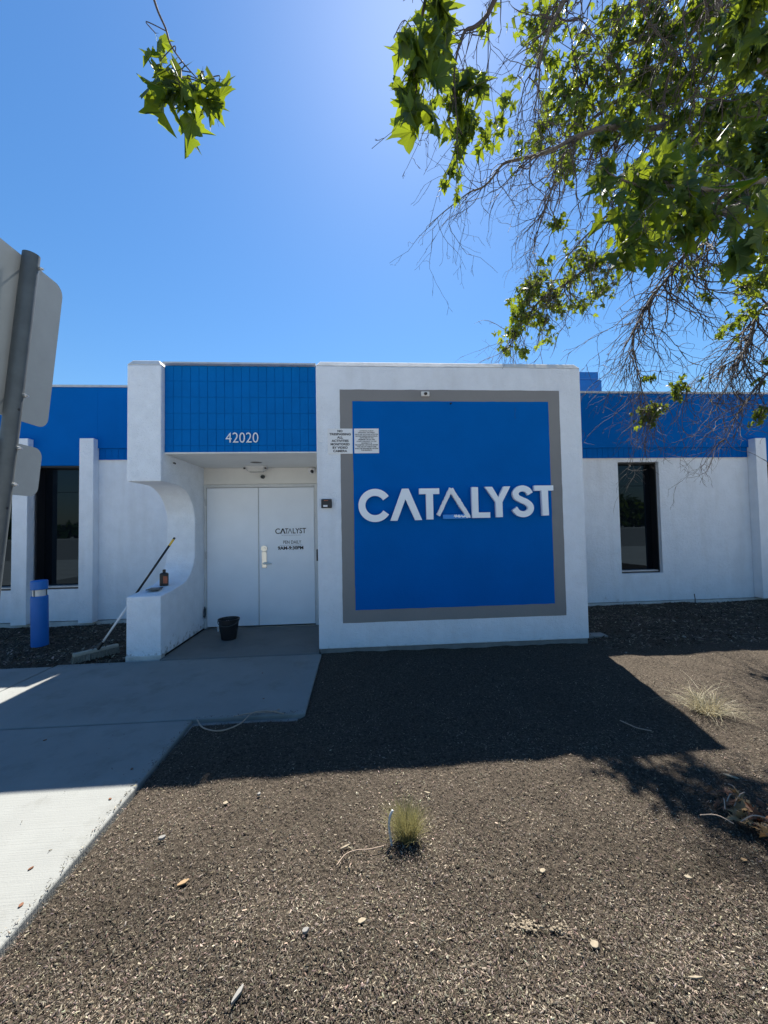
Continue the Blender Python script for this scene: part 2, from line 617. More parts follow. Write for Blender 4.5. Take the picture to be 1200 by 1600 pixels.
w.box(2.9, 9.5, YR - 0.012, YR + 0.25, -0.09, 0.008)
part('plinth', w, M['plinth'])

# fascia: smooth upper board, grooved siding strip below it
w = MB()
w.box(-4.23, -2.69, YL - 0.035, YL + 0.28, ZS, ZT)
w.box(-9.5, -4.23, YL - 0.035, YL + 0.28, 2.565, ZT)
part('fascia', w, M['blue'], bevel=0.004)
w = MB()
w.box(2.80, 7.50, YR - 0.035, YR + 0.28, ZS, ZT)
w.box(7.50, 9.5, YR - 0.035, YR + 0.28, 2.565, ZT)
part('fascia', w, M['blue'], bevel=0.004)


def siding(x0, x1, y):
    w = MB()
    w.box(x0, x1, y + 0.006, y + 0.2, ZW, ZS)
    s = part('siding_strip', w, M['blue_joint'])
    x = x0
    pitch = 0.102
    bm = MB()
    bm.box(0.004, pitch - 0.004, 0, 0.006, ZW + 0.012, ZS - 0.002)
    first = None
    while x < x1 - 0.02:
        if first is None:
            first = bm.build('board', M['blue'], s)
            o = first
        else:
            o = first.copy()
            COL.objects.link(o)
            o.parent = s
        o.location = (x, y, 0)
        x += pitch
    w = MB()
    w.box(x0, x1, y - 0.014, y + 0.003, ZW - 0.006, ZW + 0.010)
    part('drip_edge', w, M['coping'])


siding(-4.225, -2.70, YL - 0.006)
siding(2.90, 7.39, YR - 0.006)
for a, b, y in ((-9.5, -2.69, YL), (2.86, 9.5, YR)):
    w = MB()
    w.box(a, b, y - 0.055, y + 0.3, ZT, ZT + 0.035)
    part('coping', w, M['metal_edge'], bevel=0.004)

# pilasters
for x0, x1, yf, yb in ((-4.444, -4.227, 6.463, YL - 0.001), (-5.451, -5.223, 6.463, YL - 0.001), (-6.47, -6.24, 6.463, YL - 0.001),
                       (7.394, 7.605, 6.585, YR - 0.001), (8.45, 8.66, 6.585, YR - 0.001)):
    w = MB()
    w.box(x0, x1, yf, yb - 0.0, 0.03, 2.99)
    part('pilaster', w, M['stucco'], bevel=0.006)


def window(x0, x1, yf, depth, z0, z1):
    t = 0.022
    w = MB()
    w.box(x0, x0 + t, yf, yf + depth, z0, z1)
    w.box(x1 - t, x1, yf, yf + depth, z0, z1)
    w.box(x0 + t, x1 - t, yf, yf + depth, z0, z0 + t)
    w.box(x0 + t, x1 - t, yf, yf + depth, z1 - t, z1)
    f = part('window', w, M['dark_frame'])
    w = MB()
    w.box(x0 + t, x1 - t, yf + depth - 0.03, yf + depth - 0.018, z0 + t, z1 - t)
    part('pane', w, M['glass'], f)
    w = MB()
    w.box(x0 + t, x1 - t, yf + 0.01, yf + depth - 0.032, z0 + t + 0.001, z0 + t + 0.022)
    part('sill', w, M['metal_edge'], f)


window(-5.215, -4.30, 6.612, 0.19, 0.562, 2.563)
window(-6.235, -5.46, 6.612, 0.19, 0.562, 2.563)
window(4.820, 5.613, 6.822, 0.16, 0.529, 2.583)
window(7.61, 8.44, 6.762, 0.19, 0.529, 2.563)

# roof slab and rear body
w = MB()
w.box(-9.5, -2.30, 6.95, 15.9, 0.0, 3.62)
w.box(-2.30, 2.8, 6.40, 15.9, 0.0, 3.40)
w.box(2.8, 9.5, 7.10, 15.9, 0.0, 3.62)
part('roof', w, M['roof'])
w = MB()
w.box(-9.5, 9.5, 15.9, 16.15, 0.0, ZT)
w.box(-9.75, -9.5, 6.6, 16.15, 0.0, ZT)
w.box(9.5, 9.75, 6.75, 16.15, 0.0, ZT)
part('wall', w, M['stucco'])

# entrance: wing wall with the rounded cut-out
poly = [(4.68, 0.012), (6.598, 0.012), (6.598, 3.455), (4.68, 3.455), (4.68, 2.067), (5.06, 2.067)]
for k in range(1, 13):
    a = math.pi / 2 * k / 12
    poly.append((5.06 + 0.57 * math.sin(a), 1.60 + 0.467 * math.cos(a)))
for k in range(0, 13):
    a = math.pi / 2 * k / 12
    poly.append((5.16 + 0.47 * math.cos(a), 1.17 - 0.40 * math.sin(a)))
poly += [(4.98, 0.745), (4.68, 0.722)]
w = MB()
w.prism([(p[0], p[1]) for p in poly], -2.688, -2.300, 'x')
part('wing_wall', w, M['pier'], bevel=0.012)
w = MB()
w.frustum(-2.690, -2.298, 4.678, 6.60, 3.4552, 3.525, 0.045)
part('coping', w, M['coping'], bevel=0.006)
w = MB()
w.box(-2.694, -2.30, 4.674, 4.78, -0.06, 0.042)
part('footing', w, M['plinth'], bevel=0.01)

# entrance canopy with stacked blue tiles
w = MB()
w.box(-2.2995, -0.4805, 4.765, 6.58, 2.425, 3.47)
can = part('canopy', w, M['blue_joint'])
TX0, TX1, NT = -2.297, -0.483, 18
tw = (TX1 - TX0) / NT
zs = [3.485, 3.292, 3.096, 2.898, 2.700, 2.502, 2.421]
for j in range(6):
    h = zs[j] - zs[j + 1]
    proto = None
    bm = MB()
    i_ = 0.0028
    bm.add([(0.0010, 0, 0.0010), (tw - 0.0010, 0, 0.0010), (tw - 0.0010, 0, h - 0.0010), (0.0010, 0, h - 0.0010),
            (i_, -0.005, i_), (tw - i_, -0.005, i_), (tw - i_, -0.005, h - i_), (i_, -0.005, h - i_)],
           [(4, 5, 6, 7), (0, 1, 5, 4), (1, 2, 6, 5), (2, 3, 7, 6), (3, 0, 4, 7)])
    for i in range(NT):
        if proto is None:
            o = proto = bm.build('tile', M['blue_tile'], can)
        else:
            o = proto.copy()
            COL.objects.link(o)
            o.parent = can
        o.location = (TX0 + i * tw, 4.7645 - random.uniform(0, 0.0025), zs[j + 1])
        o.rotation_euler = (random.uniform(-.004, .004), 0, random.uniform(-.012, .012))
w = MB()
w.box(-2.2985, -0.4815, 4.752, 6.0, 2.405, 2.4205)
part('soffit', w, M['smooth_white'], can)
w = MB()
w.box(-2.2985, -0.4815, 4.70, 6.5, 3.4865, 3.505)
part('coping', w, M['metal_edge'], can)

# entrance back wall, door frame and leaves
YD = 5.95
w = MB()
w.box(-2.2995, -0.40, YD, YD + 0.2, 2.162, 2.4045)
part('wall', w, M['smooth_white'])
w = MB()
w.box(-2.2985, -2.262, YD - 0.012, YD + 0.15, 0.004, 2.158)
w.box(-0.655, -0.49, YD - 0.012, YD + 0.15, 0.004, 2.158)
w.box(-2.262, -0.655, YD - 0.012, YD + 0.15, 2.110, 2.158)
fr = part('door_frame', w, M['frame_white'], bevel=0.003)
w = MB()
w.box(-2.262, -0.655, YD - 0.03, YD + 0.15, 0.004, 0.016)
part('threshold', w, M['chrome'], fr)
w = MB()
w.box(-2.262, -0.655, YD + 0.08, YD + 0.14, 0.016, 2.11)
part('rebate', w, M['dark_frame'], fr)


def leaf_door(x0, x1):
    w = MB()
    w.box(x0, x1, YD, YD + 0.05, 0.028, 2.104)
    return part('door', w, M['door'], bevel=0.003)


dl = leaf_door(-2.258, -1.502)
dr = leaf_door(-1.493, -0.660)
for z in (1.89, 1.10, 0.27):
    w = MB()
    w.tube([(-2.262, YD - 0.012, z - 0.055), (-2.262, YD - 0.012, z + 0.055)], 0.009, 10)
    w.box(-2.285, -2.262, YD - 0.016, YD - 0.0125, z - 0.052, z + 0.052)
    part('hinge', w, M['metal_edge'], dl)
w = MB()
w.box(-2.29, -2.268, YD - 0.06, YD - 0.017, 0.19, 0.21)
w.box(-2.285, -2.265, YD - 0.05, YD - 0.017, 0.21, 0.31)
w.tube([(-2.275, YD - 0.045, 0.17), (-2.275, YD - 0.045, 0.34)], 0.008, 8)
part('latch', w, M['galv'], dl)
w = MB()
w.box(-1.5015, -1.4935, YD - 0.010, YD - 0.001, 0.03, 2.10)
part('astragal', w, M['metal_edge'], dl)
w = MB()
w.box(-1.45, -1.376, YD - 0.012, YD, 0.885, 1.132)
lk = part('lock_plate', w, M['chrome'], dr, bevel=0.006)
w = MB()
for k in range(1):
    n = 24
    c = (-1.413, 1.178)
    ring = [(c[0] + 0.046 * math.cos(2 * math.pi * i / n), c[1] + 0.046 * math.sin(2 * math.pi * i / n)) for i in range(n)]
    w.prism(ring, YD - 0.022, YD, 'y')
    ring = [(c[0] + 0.02 * math.cos(2 * math.pi * i / n), c[1] + 0.02 * math.sin(2 * math.pi * i / n)) for i in range(n)]
    w.prism(ring, YD - 0.036, YD - 0.022, 'y')
part('deadbolt', w, M['chrome'], dr)
w = MB()
w.tube([(-1.413, YD - 0.012, 0.955), (-1.413, YD - 0.055, 0.955)], 0.016, 12)
w.tube([(-1.425, YD - 0.055, 0.957), (-1.38, YD - 0.056, 0.955), (-1.33, YD - 0.052, 0.952), (-1.295, YD - 0.045, 0.950)], [0.012, 0.012, 0.010, 0.009], 10)
part('door_handle', w, M['chrome'], dr)
w = MB()
w.box(-1.44, -1.69, YD - 0.0, YD, 0, 0)

# projecting sign block
BX0, BX1, YB = -0.480, 2.880, 4.68
w = MB()
w.box(BX0, BX1, YB, 6.72, 0.030, 3.465)
blk = part('sign_block', w, M['stucco'], bevel=0.012)
w = MB()
w.frustum(BX0 - 0.002, BX1 + 0.002, YB - 0.002, 6.72, 3.4652, 3.535, 0.05)
part('coping', w, M['coping'], blk, bevel=0.006)
w = MB()
w.box(BX0 + 0.012, BX1 - 0.012, YB + 0.008, 6.7, -0.10, 0.0298)
part('footing', w, M['footing'], blk, bevel=0.008)
# extra poured lip at the right corner of the footing
w = MB()
w.box(2.70, 3.25, 4.86, 5.02, -0.09, 0.004)
part('footing', w, M['footing'], bevel=0.01)


def wob(x0, x1, z0, z1, y, a=0.004, n=60):
    """hand-painted rectangle: edges waver by a few millimetres"""
    pts = []
    for k in range(n): pts.append((x0 + (x1 - x0) * k / n, z0 + a * noise.noise(Vector((k * .35, z0 * 9, x0)))))
    for k in range(n): pts.append((x1 + a * noise.noise(Vector((k * .35, x1 * 9, 2))), z0 + (z1 - z0) * k / n))
    for k in range(n): pts.append((x1 - (x1 - x0) * k / n, z1 + a * noise.noise(Vector((k * .35, z1 * 9, 4)))))
    for k in range(n): pts.append((x0 + a * noise.noise(Vector((k * .35, x0 * 9 + 3, 6))), z1 - (z1 - z0) * k / n))
    m = MB()
    m.add([(p[0], y, p[1]) for p in pts], [tuple(range(len(pts)))])
    return m


part('painted_border', wob(-0.192, 2.592, 0.331, 3.172, YB - 0.003), M['grey'], blk)
part('painted_field', wob(-0.040, 2.445, 0.482, 3.027, YB - 0.005), M['blue'], blk)

# rooftop unit behind the parapet
ru = thing('rooftop_unit', 'stepped blue metal housing on the roof behind the sign block', 'rooftop unit', (5.9, 9.8, 3.62))
w = MB()
w.box(-0.9, 0.535, -0.3, 1.2, 0.0, 1.575)
w.build('lower_housing', M['blue_metal'], ru, bevel=0.02)
w = MB()
w.box(-0.9, 0.465, -0.29, 1.15, 1.576, 1.79)
w.build('upper_housing', M['blue_metal'], ru, bevel=0.03)

# ---------------------------------------------------------------- lettering on the sign block
X0L, KL = 0.016, 0.002222


def lx(c): return X0L + (c - 38) * KL
def lz(c): return 1.556 + (262 - c) * KL


YF, YK = YB - 0.075, YB - 0.030      # letter front and back
LT = thing('wall_lettering', 'large white raised letters spelling a word across the blue panel', 'sign', (1.23, YB - 0.05, 1.55))


def letter(mb, m=None, name='letter'):
    o = mb.build(name, m or M['letter'], LT)
    o.matrix_parent_inverse = LT.matrix_basis.inverted() if False else Matrix.Translation((-1.23, -(YB - 0.05), -1.55))
    return o


def stroke(mb, pts, wdt, closed=False):
    """2D band around a centre line in X/Z, extruded in Y"""
    n = len(pts)
    L_, R_ = [], []
    for i in range(n):
        a = Vector(pts[max(i - 1, 0)])
        b = Vector(pts[min(i + 1, n - 1)])
        t = (b - a).normalized()
        nn = Vector((-t.y, t.x)) * wdt / 2
        p = Vector(pts[i])
        L_.append(p + nn)
        R_.append(p - nn)
    V, F = [], []
    for y in (YF, YK):
        for p in L_: V.append((p.x, y, p.y))
        for p in R_: V.append((p.x, y, p.y))
    f, k = 0, 2 * n
    for i in range(n - 1):
        F.append((i, i + 1, n + i + 1, n + i))
        F.append((k + i, k + n + i, k + n + i + 1, k + i + 1))
        F.append((i, k + i, k + i + 1, i + 1))
        F.append((n + i, n + i + 1, k + n + i + 1, k + n + i))
    F.append((0, n, k + n, k))
    F.append((n - 1, k + n - 1, k + 2 * n - 1, 2 * n - 1))
    mb.add(V, F)
    return mb


def cr(pts, m=6):
    out = []
    P = [Vector(pts[0])] + [Vector(p) for p in pts] + [Vector(pts[-1])]
    for i in range(1, len(P) - 2):
        for k in range(m):
            t = k / m
            a, b, c, d = P[i - 1], P[i], P[i + 1], P[i + 2]
            out.append(0.5 * ((2 * b) + (c - a) * t + (2 * a - 5 * b + 4 * c - d) * t * t + (3 * b - a - 3 * c + d) * t ** 3))
    out.append(P[-2])
    return [tuple(p) for p in out]


def pp(lst): return [(lx(a), lz(b)) for a, b in lst]


# C
arc = []
for k in range(49):
    a = R(33 + (327 - 33) * k / 48)
    arc.append((lx(128) + 0.158 * math.cos(a), lz(180) + 0.158 * math.sin(a)))
letter(stroke(MB(), arc, 0.084))
# A without its bar
letter(MB().prism(pp([(210, 265), (248, 265), (294, 148), (346, 264), (383, 263), (312, 91), (276, 91)]), YF, YK, 'y'))
# T
letter(MB().prism(pp([(370, 122), (370, 91), (481, 91), (481, 122), (446, 122), (446, 261), (408, 261), (408, 122)]), YF, YK, 'y'))
# thin triangle letter: two ragged white sides and a patchy blue base
def ragged(a, b, wdt, amp, n=26, sd=0):
    a, b = Vector(a), Vector(b)
    t = (b - a).normalized()
    nn = Vector((-t.y, t.x))
    up = [a.lerp(b, k / n) + nn * (wdt / 2 + random.uniform(-amp, amp)) for k in range(n + 1)]
    dn = [a.lerp(b, k / n) - nn * (wdt / 2 + random.uniform(-amp, amp)) for k in range(n + 1)]
    pl = [(lx(p.x), lz(p.y)) for p in up] + [(lx(p.x), lz(p.y)) for p in reversed(dn)]
    return pl


M['tri'] = mat('scraped_letter_face', (0.84, 0.86, 0.88), 0.5, vscale=45, c2=(0.30, 0.55, 0.70))
mx_ = M['tri'].node_tree.nodes
for nd in mx_:
    if nd.type == 'MAP_RANGE':
        nd.inputs['From Min'].default_value = 0.28
        nd.inputs['From Max'].default_value = 0.40
M['tri_base'] = mat('blue_film_on_letter', (0.02, 0.26, 0.72), 0.4, vscale=30, c2=(0.80, 0.84, 0.88))
for nd in M['tri_base'].node_tree.nodes:
    if nd.type == 'MAP_RANGE':
        nd.inputs['From Min'].default_value = 0.30
        nd.inputs['From Max'].default_value = 0.34
tri = MB()
tri.prism(ragged((548, 92), (474, 240), 21, 1.0), YF, YK, 'y')
tri.prism(ragged((546, 96), (642, 250), 25, 1.6), YF - 0.002, YK, 'y')
letter(tri, M['tri'])
letter(MB().prism(ragged((500, 248), (640, 247), 23, 0.5), YF + 0.004, YK, 'y'), M['tri_base'])
letter(MB().prism(ragged((560, 244), (652, 251), 10, 4.0), YF - 0.0005, YF + 0.0035, 'y'), M['letter'])
# L
letter(MB().prism(pp([(662, 87), (698, 87), (698, 227), (763, 227), (763, 257), (662, 257)]), YF, YK, 'y'))
# Y
letter(MB().prism(pp([(737, 86), (778, 86), (812, 145), (843, 85), (881, 85), (834, 172), (834, 255), (797, 255), (797, 172)]), YF, YK, 'y'))
# S
letter(stroke(MB(), cr(pp([(994, 128), (980, 107), (953, 97), (925, 104), (911, 124), (918, 146), (944, 161), (972, 174), (993, 194), (994, 217), (976, 235), (950, 241), (922, 232), (903, 208)])), 0.074))
# T
letter(MB().prism(pp([(1018, 111), (1018, 82), (1128, 82), (1128, 111), (1096, 111), (1098, 250), (1062, 251), (1059, 111)]), YF, YK, 'y'))

# ---------------------------------------------------------------- small fittings on the building
nt = text_obj('42020', 0.168, (-1.576, 4.743, 2.535), M['white_metal'], 'house_number', depth=0.006, bold=-0.0012, sx=0.86)
tag(nt, 'white house number 42020 on the blue tiled canopy', 'number sign')
bb = [v.co.x for v in nt.data.vertices]
k = 0.389 / (max(bb) - min(bb))
for v in nt.data.vertices: v.co.x = -1.576 + (v.co.x - min(bb)) * k
zz = [v.co.z for v in nt.data.vertices]
k = 0.124 / (max(zz) - min(zz))
for v in nt.data.vertices: v.co.z = 2.533 + (v.co.z - min(zz)) * k


def fit_text(o, x0, x1, z0, z1):
    xs = [v.co.x for v in o.data.vertices]
    zs_ = [v.co.z for v in o.data.vertices]
    a, b, c, d = min(xs), max(xs), min(zs_), max(zs_)
    for v in o.data.vertices:
        v.co.x = x0 + (v.co.x - a) / (b - a) * (x1 - x0)
        v.co.z = z0 + (v.co.z - c) / (d - c) * (z1 - z0)
    return o


def notice(label, x0, x1, z0, z1, lines, th, tilt):
    r = thing('notice_sign', label, 'sign', ((x0 + x1) / 2, YB - 0.008, (z0 + z1) / 2), (0, tilt, 0))
    w_, h_ = (x1 - x0) / 2, (z1 - z0) / 2
    m = MB()
    m.box(-w_, w_, -0.003, 0.003, -h_, h_)
    m.build('plate', M['white_metal'], r, bevel=0.0008)
    for s_, wf, zc in lines:
        t = text_obj(s_, 0.04, (0, -0.0045, 0), M['black_ink'], 'text_line', r, 'CENTER', depth=0.0006, bold=0.0012)
        fit_text(t, -w_ * wf, w_ * wf, zc * h_ - th, zc * h_ + th)
    return r


notice('square white notice in bold black capitals, left of the pair', -0.345, -0.042, 2.378, 2.686,
       [('NO', .20, .80), ('TRESPASSING', .86, .55), ('ALL', .24, .29), ('ACTIVITIES', .68, .02), ('MONITORED', .76, -.25), ('BY VIDEO', .60, -.52), ('CAMERA', .56, -.79)], 0.0145, 0.004)
notice('square white notice of fine dense black print, right of the pair', -0.022, 0.279, 2.382, 2.686,
       [('LOITERING, PUBLIC', .58, .80), ('DRINKING, OR PUBLIC', .68, .66), ('DRUG USE, OR OTHER ACTIVITIES', .94, .52), ('OR DISTURBING BEHAVIOUR', .90, .38), ('ANYWHERE ON THE', .56, .24),
        ('PREMISES OR IN THE', .66, .10), ('STREET ADJACENT TO THE', .80, -.05), ('PROPERTY IS', .42, -.19), ('PROHIBITED. ANYONE UNDER', .92, -.33), ('THE AGE OF TWENTYONE', .78, -.48),
        ('SHALL BE PROHIBITED WITHIN', .94, -.62), ('THE PROPERTY.', .46, -.76)], 0.0068, -0.003)

# door decals
D = thing('door_decal', 'black vinyl lettering with opening hours on the right door leaf', 'decal', (-1.02, YD - 0.002, 1.3))


def decal(txt, x0, x1, z0, z1, m='black_ink', bold=0.0):
    t = text_obj(txt, 0.1, (0, 0, 0), M[m], 'text_line', D, depth=0.0004, bold=bold)
    fit_text(t, x0 + 1.02, x1 + 1.02, z0 - 1.3, z1 - 1.3)
    for v in t.data.vertices: v.co.y -= 0.0006
    return t


decal('C', -1.248, -1.178, 1.396, 1.478, bold=0.001)
w = MB()


def dpoly(pl, name='letter'):
    m = MB()
    m.prism([(a + 1.02, b - 1.3) for a, b in pl], -0.0009, -0.0002, 'y')
    return m


dpoly([(-1.178, 1.398), (-1.158, 1.398), (-1.135, 1.455), (-1.112, 1.398), (-1.092, 1.398), (-1.126, 1.477), (-1.144, 1.477)]).build('letter', M['black_ink'], D)
decal('T', -1.102, -1.050, 1.398, 1.477, bold=0.001)
tr = dpoly([(-1.062, 1.398), (-1.050, 1.398), (-1.027, 1.452), (-1.004, 1.398), (-0.992, 1.398), (-1.021, 1.475), (-1.033, 1.475)])
tr.build('letter', M['grey_ink'], D)
decal('LYST', -0.985, -0.785, 1.398, 1.479, bold=0.001)
decal('CANNABIS COMPANY'.replace('CANNABIS COMPANY', 'm m m m m m m m m m m'), -1.150, -0.868, 1.366, 1.376, 'grey_ink')
decal('PEN DAILY', -1.128, -0.860, 1.243, 1.292)
w = MB()
w.box(-1.185 + 1.02, -0.845 + 1.02, -0.0009, -0.0002, 1.219 - 1.3, 1.223 - 1.3)
w.build('rule', M['grey_ink'], D)
decal('9AM-9:30PM', -1.212, -0.828, 1.152, 1.206, bold=0.0035)

# door chime / reader box on the sign block
r = thing('intercom_box', 'small black box with white label on white wall beside doors', 'intercom', (-0.367, YB, 1.772))
MB().box(-0.064, 0.064, -0.035, -0.0005, -0.054, 0.054).build('housing', M['black'], r, bevel=0.008)
MB().box(-0.038, 0.012, -0.0368, -0.0352, -0.040, -0.018).build('label_plate', M['white_metal'], r)
MB().box(-0.030, 0.020, -0.0365, -0.0352, 0.032, 0.042).build('indicator', M['label_red'], r)
# black bracket on the left side of the block, seen edge on
r = thing('card_reader', 'thin black reader on the side of the white block facing the doors', 'card reader', (BX0, 4.76, 1.15))
MB().box(-0.022, -0.0005, -0.045, 0.045, -0.07, 0.07).build('housing', M['black'], r, bevel=0.005)


def cam_box(label, x, y, z, s=0.05, mount='wall'):
    r = thing('security_camera', label, 'camera', (x, y, z))
    MB().box(-s, s, -0.03, -0.0005, -s * 0.55, s * 0.55).build('base_plate', M['smooth_white'], r, bevel=0.004)
    m = MB()
    m.tube([(0, -0.028, 0), (0.004, -0.052, -0.006)], [0.02, 0.017], 14)
    m.build('lens', M['black'], r)


cam_box('small white camera box at the top edge of the grey border', 0.865, YB - 0.004, 3.115)
r = thing('anchor_bolt', 'small dark bolt near the top of the blue panel', 'bolt', (1.186, YB - 0.005, 3.0))
MB().tube([(0, 0, 0), (0, -0.02, 0)], [0.012, 0.010], 10).build('head', M['dark_frame'], r)
MB().tube([(0, -0.02, 0), (0, -0.032, -0.004)], [0.005, 0.005], 8).build('shank', M['dark_frame'], r)
# white dome camera in the corner over the doors
r = thing('dome_camera', 'round white dome camera in the corner above the doors', 'camera', (-0.69, YD, 2.36))
m = MB()
m.tube([(0, 0, 0), (0, -0.03, 0), (0, -0.055, -0.003), (0, -0.07, -0.006)], [0.055, 0.055, 0.046, 0.028], 20)
m.build('housing', M['white_metal'], r, smooth=True)
m = MB()
m.tube([(0.012, -0.06, -0.020), (0.022, -0.088, -0.034)], [0.026, 0.020], 14)
m.build('lens', M['black'], r)
# wall-and-ceiling lamp over the doors
r = thing('ceiling_light', 'wide frosted flush light under the canopy soffit above the doors', 'light', (-1.48, 5.78, 2.4045))
m = MB()
m.add([], [])
n = 28


def oval(a, b, z): return [(a * math.copysign(abs(math.cos(2 * math.pi * k / n)) ** .6, math.cos(2 * math.pi * k / n)), b * math.copysign(abs(math.sin(2 * math.pi * k / n)) ** .6, math.sin(2 * math.pi * k / n)), z) for k in range(n)]


rings = [oval(0.165, 0.09, -0.0005), oval(0.165, 0.09, -0.028)]
m = MB()
m.add(rings[0] + rings[1], [(k, n + k, n + (k + 1) % n, (k + 1) % n) for k in range(n)] + [tuple(range(n, 2 * n))])
m.build('base', M['frame_white'], r)
rings = [oval(0.145, 0.078, -0.0285), oval(0.138, 0.072, -0.060), oval(0.10, 0.05, -0.085)]
m = MB()
m.add(sum(rings, []), [(j * n + k, (j + 1) * n + k, (j + 1) * n + (k + 1) % n, j * n + (k + 1) % n) for j in range(2) for k in range(n)] + [tuple(range(2 * n, 3 * n))])
m.build('diffuser', M['clear'], r, smooth=True)
for sx in (-0.152, 0.152):
    m = MB()
    m.box(sx - 0.012, sx + 0.012, -0.088, -0.06, -0.05, -0.0285)
    m.build('clip', M['dark_frame'], r)
# recessed can light
r = thing('recessed_light', 'dark round recessed downlight in the canopy soffit', 'light', (-1.385, 5.40, 2.4045))
m = MB()
m.lathe([(0.095, -0.0005), (0.095, -0.006), (0.078, -0.006), (0.078, -0.0015)], n=28, cap=False)
m.build('trim_ring', M['frame_white'], r)
m = MB()
m.lathe([(0.077, -0.004), (0.04, -0.002), (0.001, -0.002)], n=28)
m.build('opening', M['dark_frame'], r)
# sensor under it
r = thing('motion_sensor', 'small grey knob on the white wall above the door gap', 'sensor', (-1.425, YD, 2.27))
MB().tube([(0, 0, 0), (0, -0.02, 0), (0, -0.05, -0.008), (0.004, -0.06, -0.012)], [0.03, 0.03, 0.026, 0.012], 14).build('housing', M['galv'], r, smooth=True)
MB().box(-0.008, 0.008, -0.066, -0.055, -0.03, -0.002).build('eye', M['black'], r)
# little spot in the soffit corner
r = thing('soffit_hook', 'tiny dark hook on the wing wall below the canopy', 'hook', (-2.300, 4.98, 2.33))
MB().tube([(0, 0, 0), (0.02, 0, 0), (0.028, 0, -0.014)], 0.009, 8).build('hook', M['dark_frame'], r)

# ---------------------------------------------------------------- things at the entrance
# blue bollard light
r = thing('bollard_light', 'blue round bollard light with clear band in dark mulch', 'bollard', (-4.28, 5.525, -0.03), (R(0.8), R(-0.6), 0))
MB().lathe([(0.094, 0.0), (0.094, 0.655), (0.088, 0.665)], n=32).build('post', M['blue_metal'], r, smooth=False)
MB().lathe([(0.072, 0.6655), (0.072, 0.752)], n=28).build('lens', M['clear'], r)
MB().lathe([(0.02, 0.668), (0.028, 0.70), (0.016, 0.75)], n=12).build('lamp', M['galv'], r)
for a in (0.4, 2.5, 4.6):
    MB().box(0.074 * math.cos(a) - .006, 0.074 * math.cos(a) + .006, 0.074 * math.sin(a) - .006, 0.074 * math.sin(a) + .006, 0.6655, 0.752).build('strut', M['galv'], r)
MB().lathe([(0.090, 0.7525), (0.094, 0.760), (0.094, 0.862), (0.088, 0.872), (0.03, 0.878)], n=32).build('cap', M['blue_metal'], r)

# push broom leaning on the wing wall
r = thing('push_broom', 'push broom with black and white handle leaning on the wing wall', 'broom', (-3.12, 4.846, 0.0))
h0, h1 = Vector((-3.263, 4.674, 0)), Vector((-2.978, 5.018, 0))
u = (h1 - h0).normalized()
v = Vector((-u.y, u.x, 0))


def bl(a, b, z): return tuple(u * a + v * b + Vector((0, 0, z)))


m = MB()
L2 = 0.225
m.add([bl(-L2, -.035, .062), bl(L2, -.035, .062), bl(L2, .035, .062), bl(-L2, .035, .062), bl(-L2, -.028, .098), bl(L2, -.028, .098), bl(L2, .028, .098), bl(-L2, .028, .098)],
      [(3, 2, 1, 0), (4, 5, 6, 7), (0, 1, 5, 4), (1, 2, 6, 5), (2, 3, 7, 6), (3, 0, 4, 7)])
hb = m.build('head_block', M['broom_block'], r, bevel=0.008)
m = MB()
for i in range(46):
    for j in range(6):
        a = -L2 + 0.006 + i * (2 * L2 - 0.012) / 45
        b = -0.03 + j * 0.012
        dx, dy = random.uniform(-.012, .012) + a * 0.05, random.uniform(-.02, .02) + b * .5
        p0, p1 = Vector(bl(a, b, .062)), Vector(bl(a + dx, b + dy, random.uniform(-.012, .004)))
        m.tube([p0, p1], [0.0045, 0.006], 4)
m.build('bristles', M['broom_head'], r)['kind'] = 'stuff'
base = Vector((0.02, 0.0, 0.09))
tip = Vector((-2.29 + 3.12, 5.0 - 4.846, 1.392))
hd = tip - base
MB().tube([base - hd * 0.01, base + hd * 0.06], [0.02, 0.017], 12).build('socket', M['black'], r)
MB().tube([base + Vector((0.05, 0.06, -0.01)), base + hd * 0.09], 0.004, 6).build('brace', M['galv'], r)
MB().tube([base + Vector((-0.05, -0.06, -0.01)), base + hd * 0.09], 0.004, 6).build('brace', M['galv'], r)
MB().tube([base + hd * 0.05, base + hd * 0.485], 0.0125, 12).build('lower_handle', M['white_metal'], r, smooth=True)
MB().tube([base + hd * 0.485, base + hd * 0.925], 0.0130, 12).build('upper_handle', M['black'], r, smooth=True)
MB().tube([base + hd * 0.925, base + hd * 0.985], 0.0132, 12).build('grip_band', M['yellow'], r)
MB().tube([base + hd * 0.985, base + hd * 1.0], 0.0134, 12).build('end_cap', M['black'], r)

# bottle and flat board on the low ledge of the wing wall
r = thing('bottle', 'black bottle with small red-brown label on the wing wall ledge', 'bottle', (-2.50, 5.17, 0.774), (0, 0, 0.3))
m = MB()
n = 24


def sq(a, b, z): return [(a * math.copysign(abs(math.cos(2 * math.pi * k / n)) ** .5, math.cos(2 * math.pi * k / n)), b * math.copysign(abs(math.sin(2 * math.pi * k / n)) ** .5, math.sin(2 * math.pi * k / n)), z) for k in range(n)]


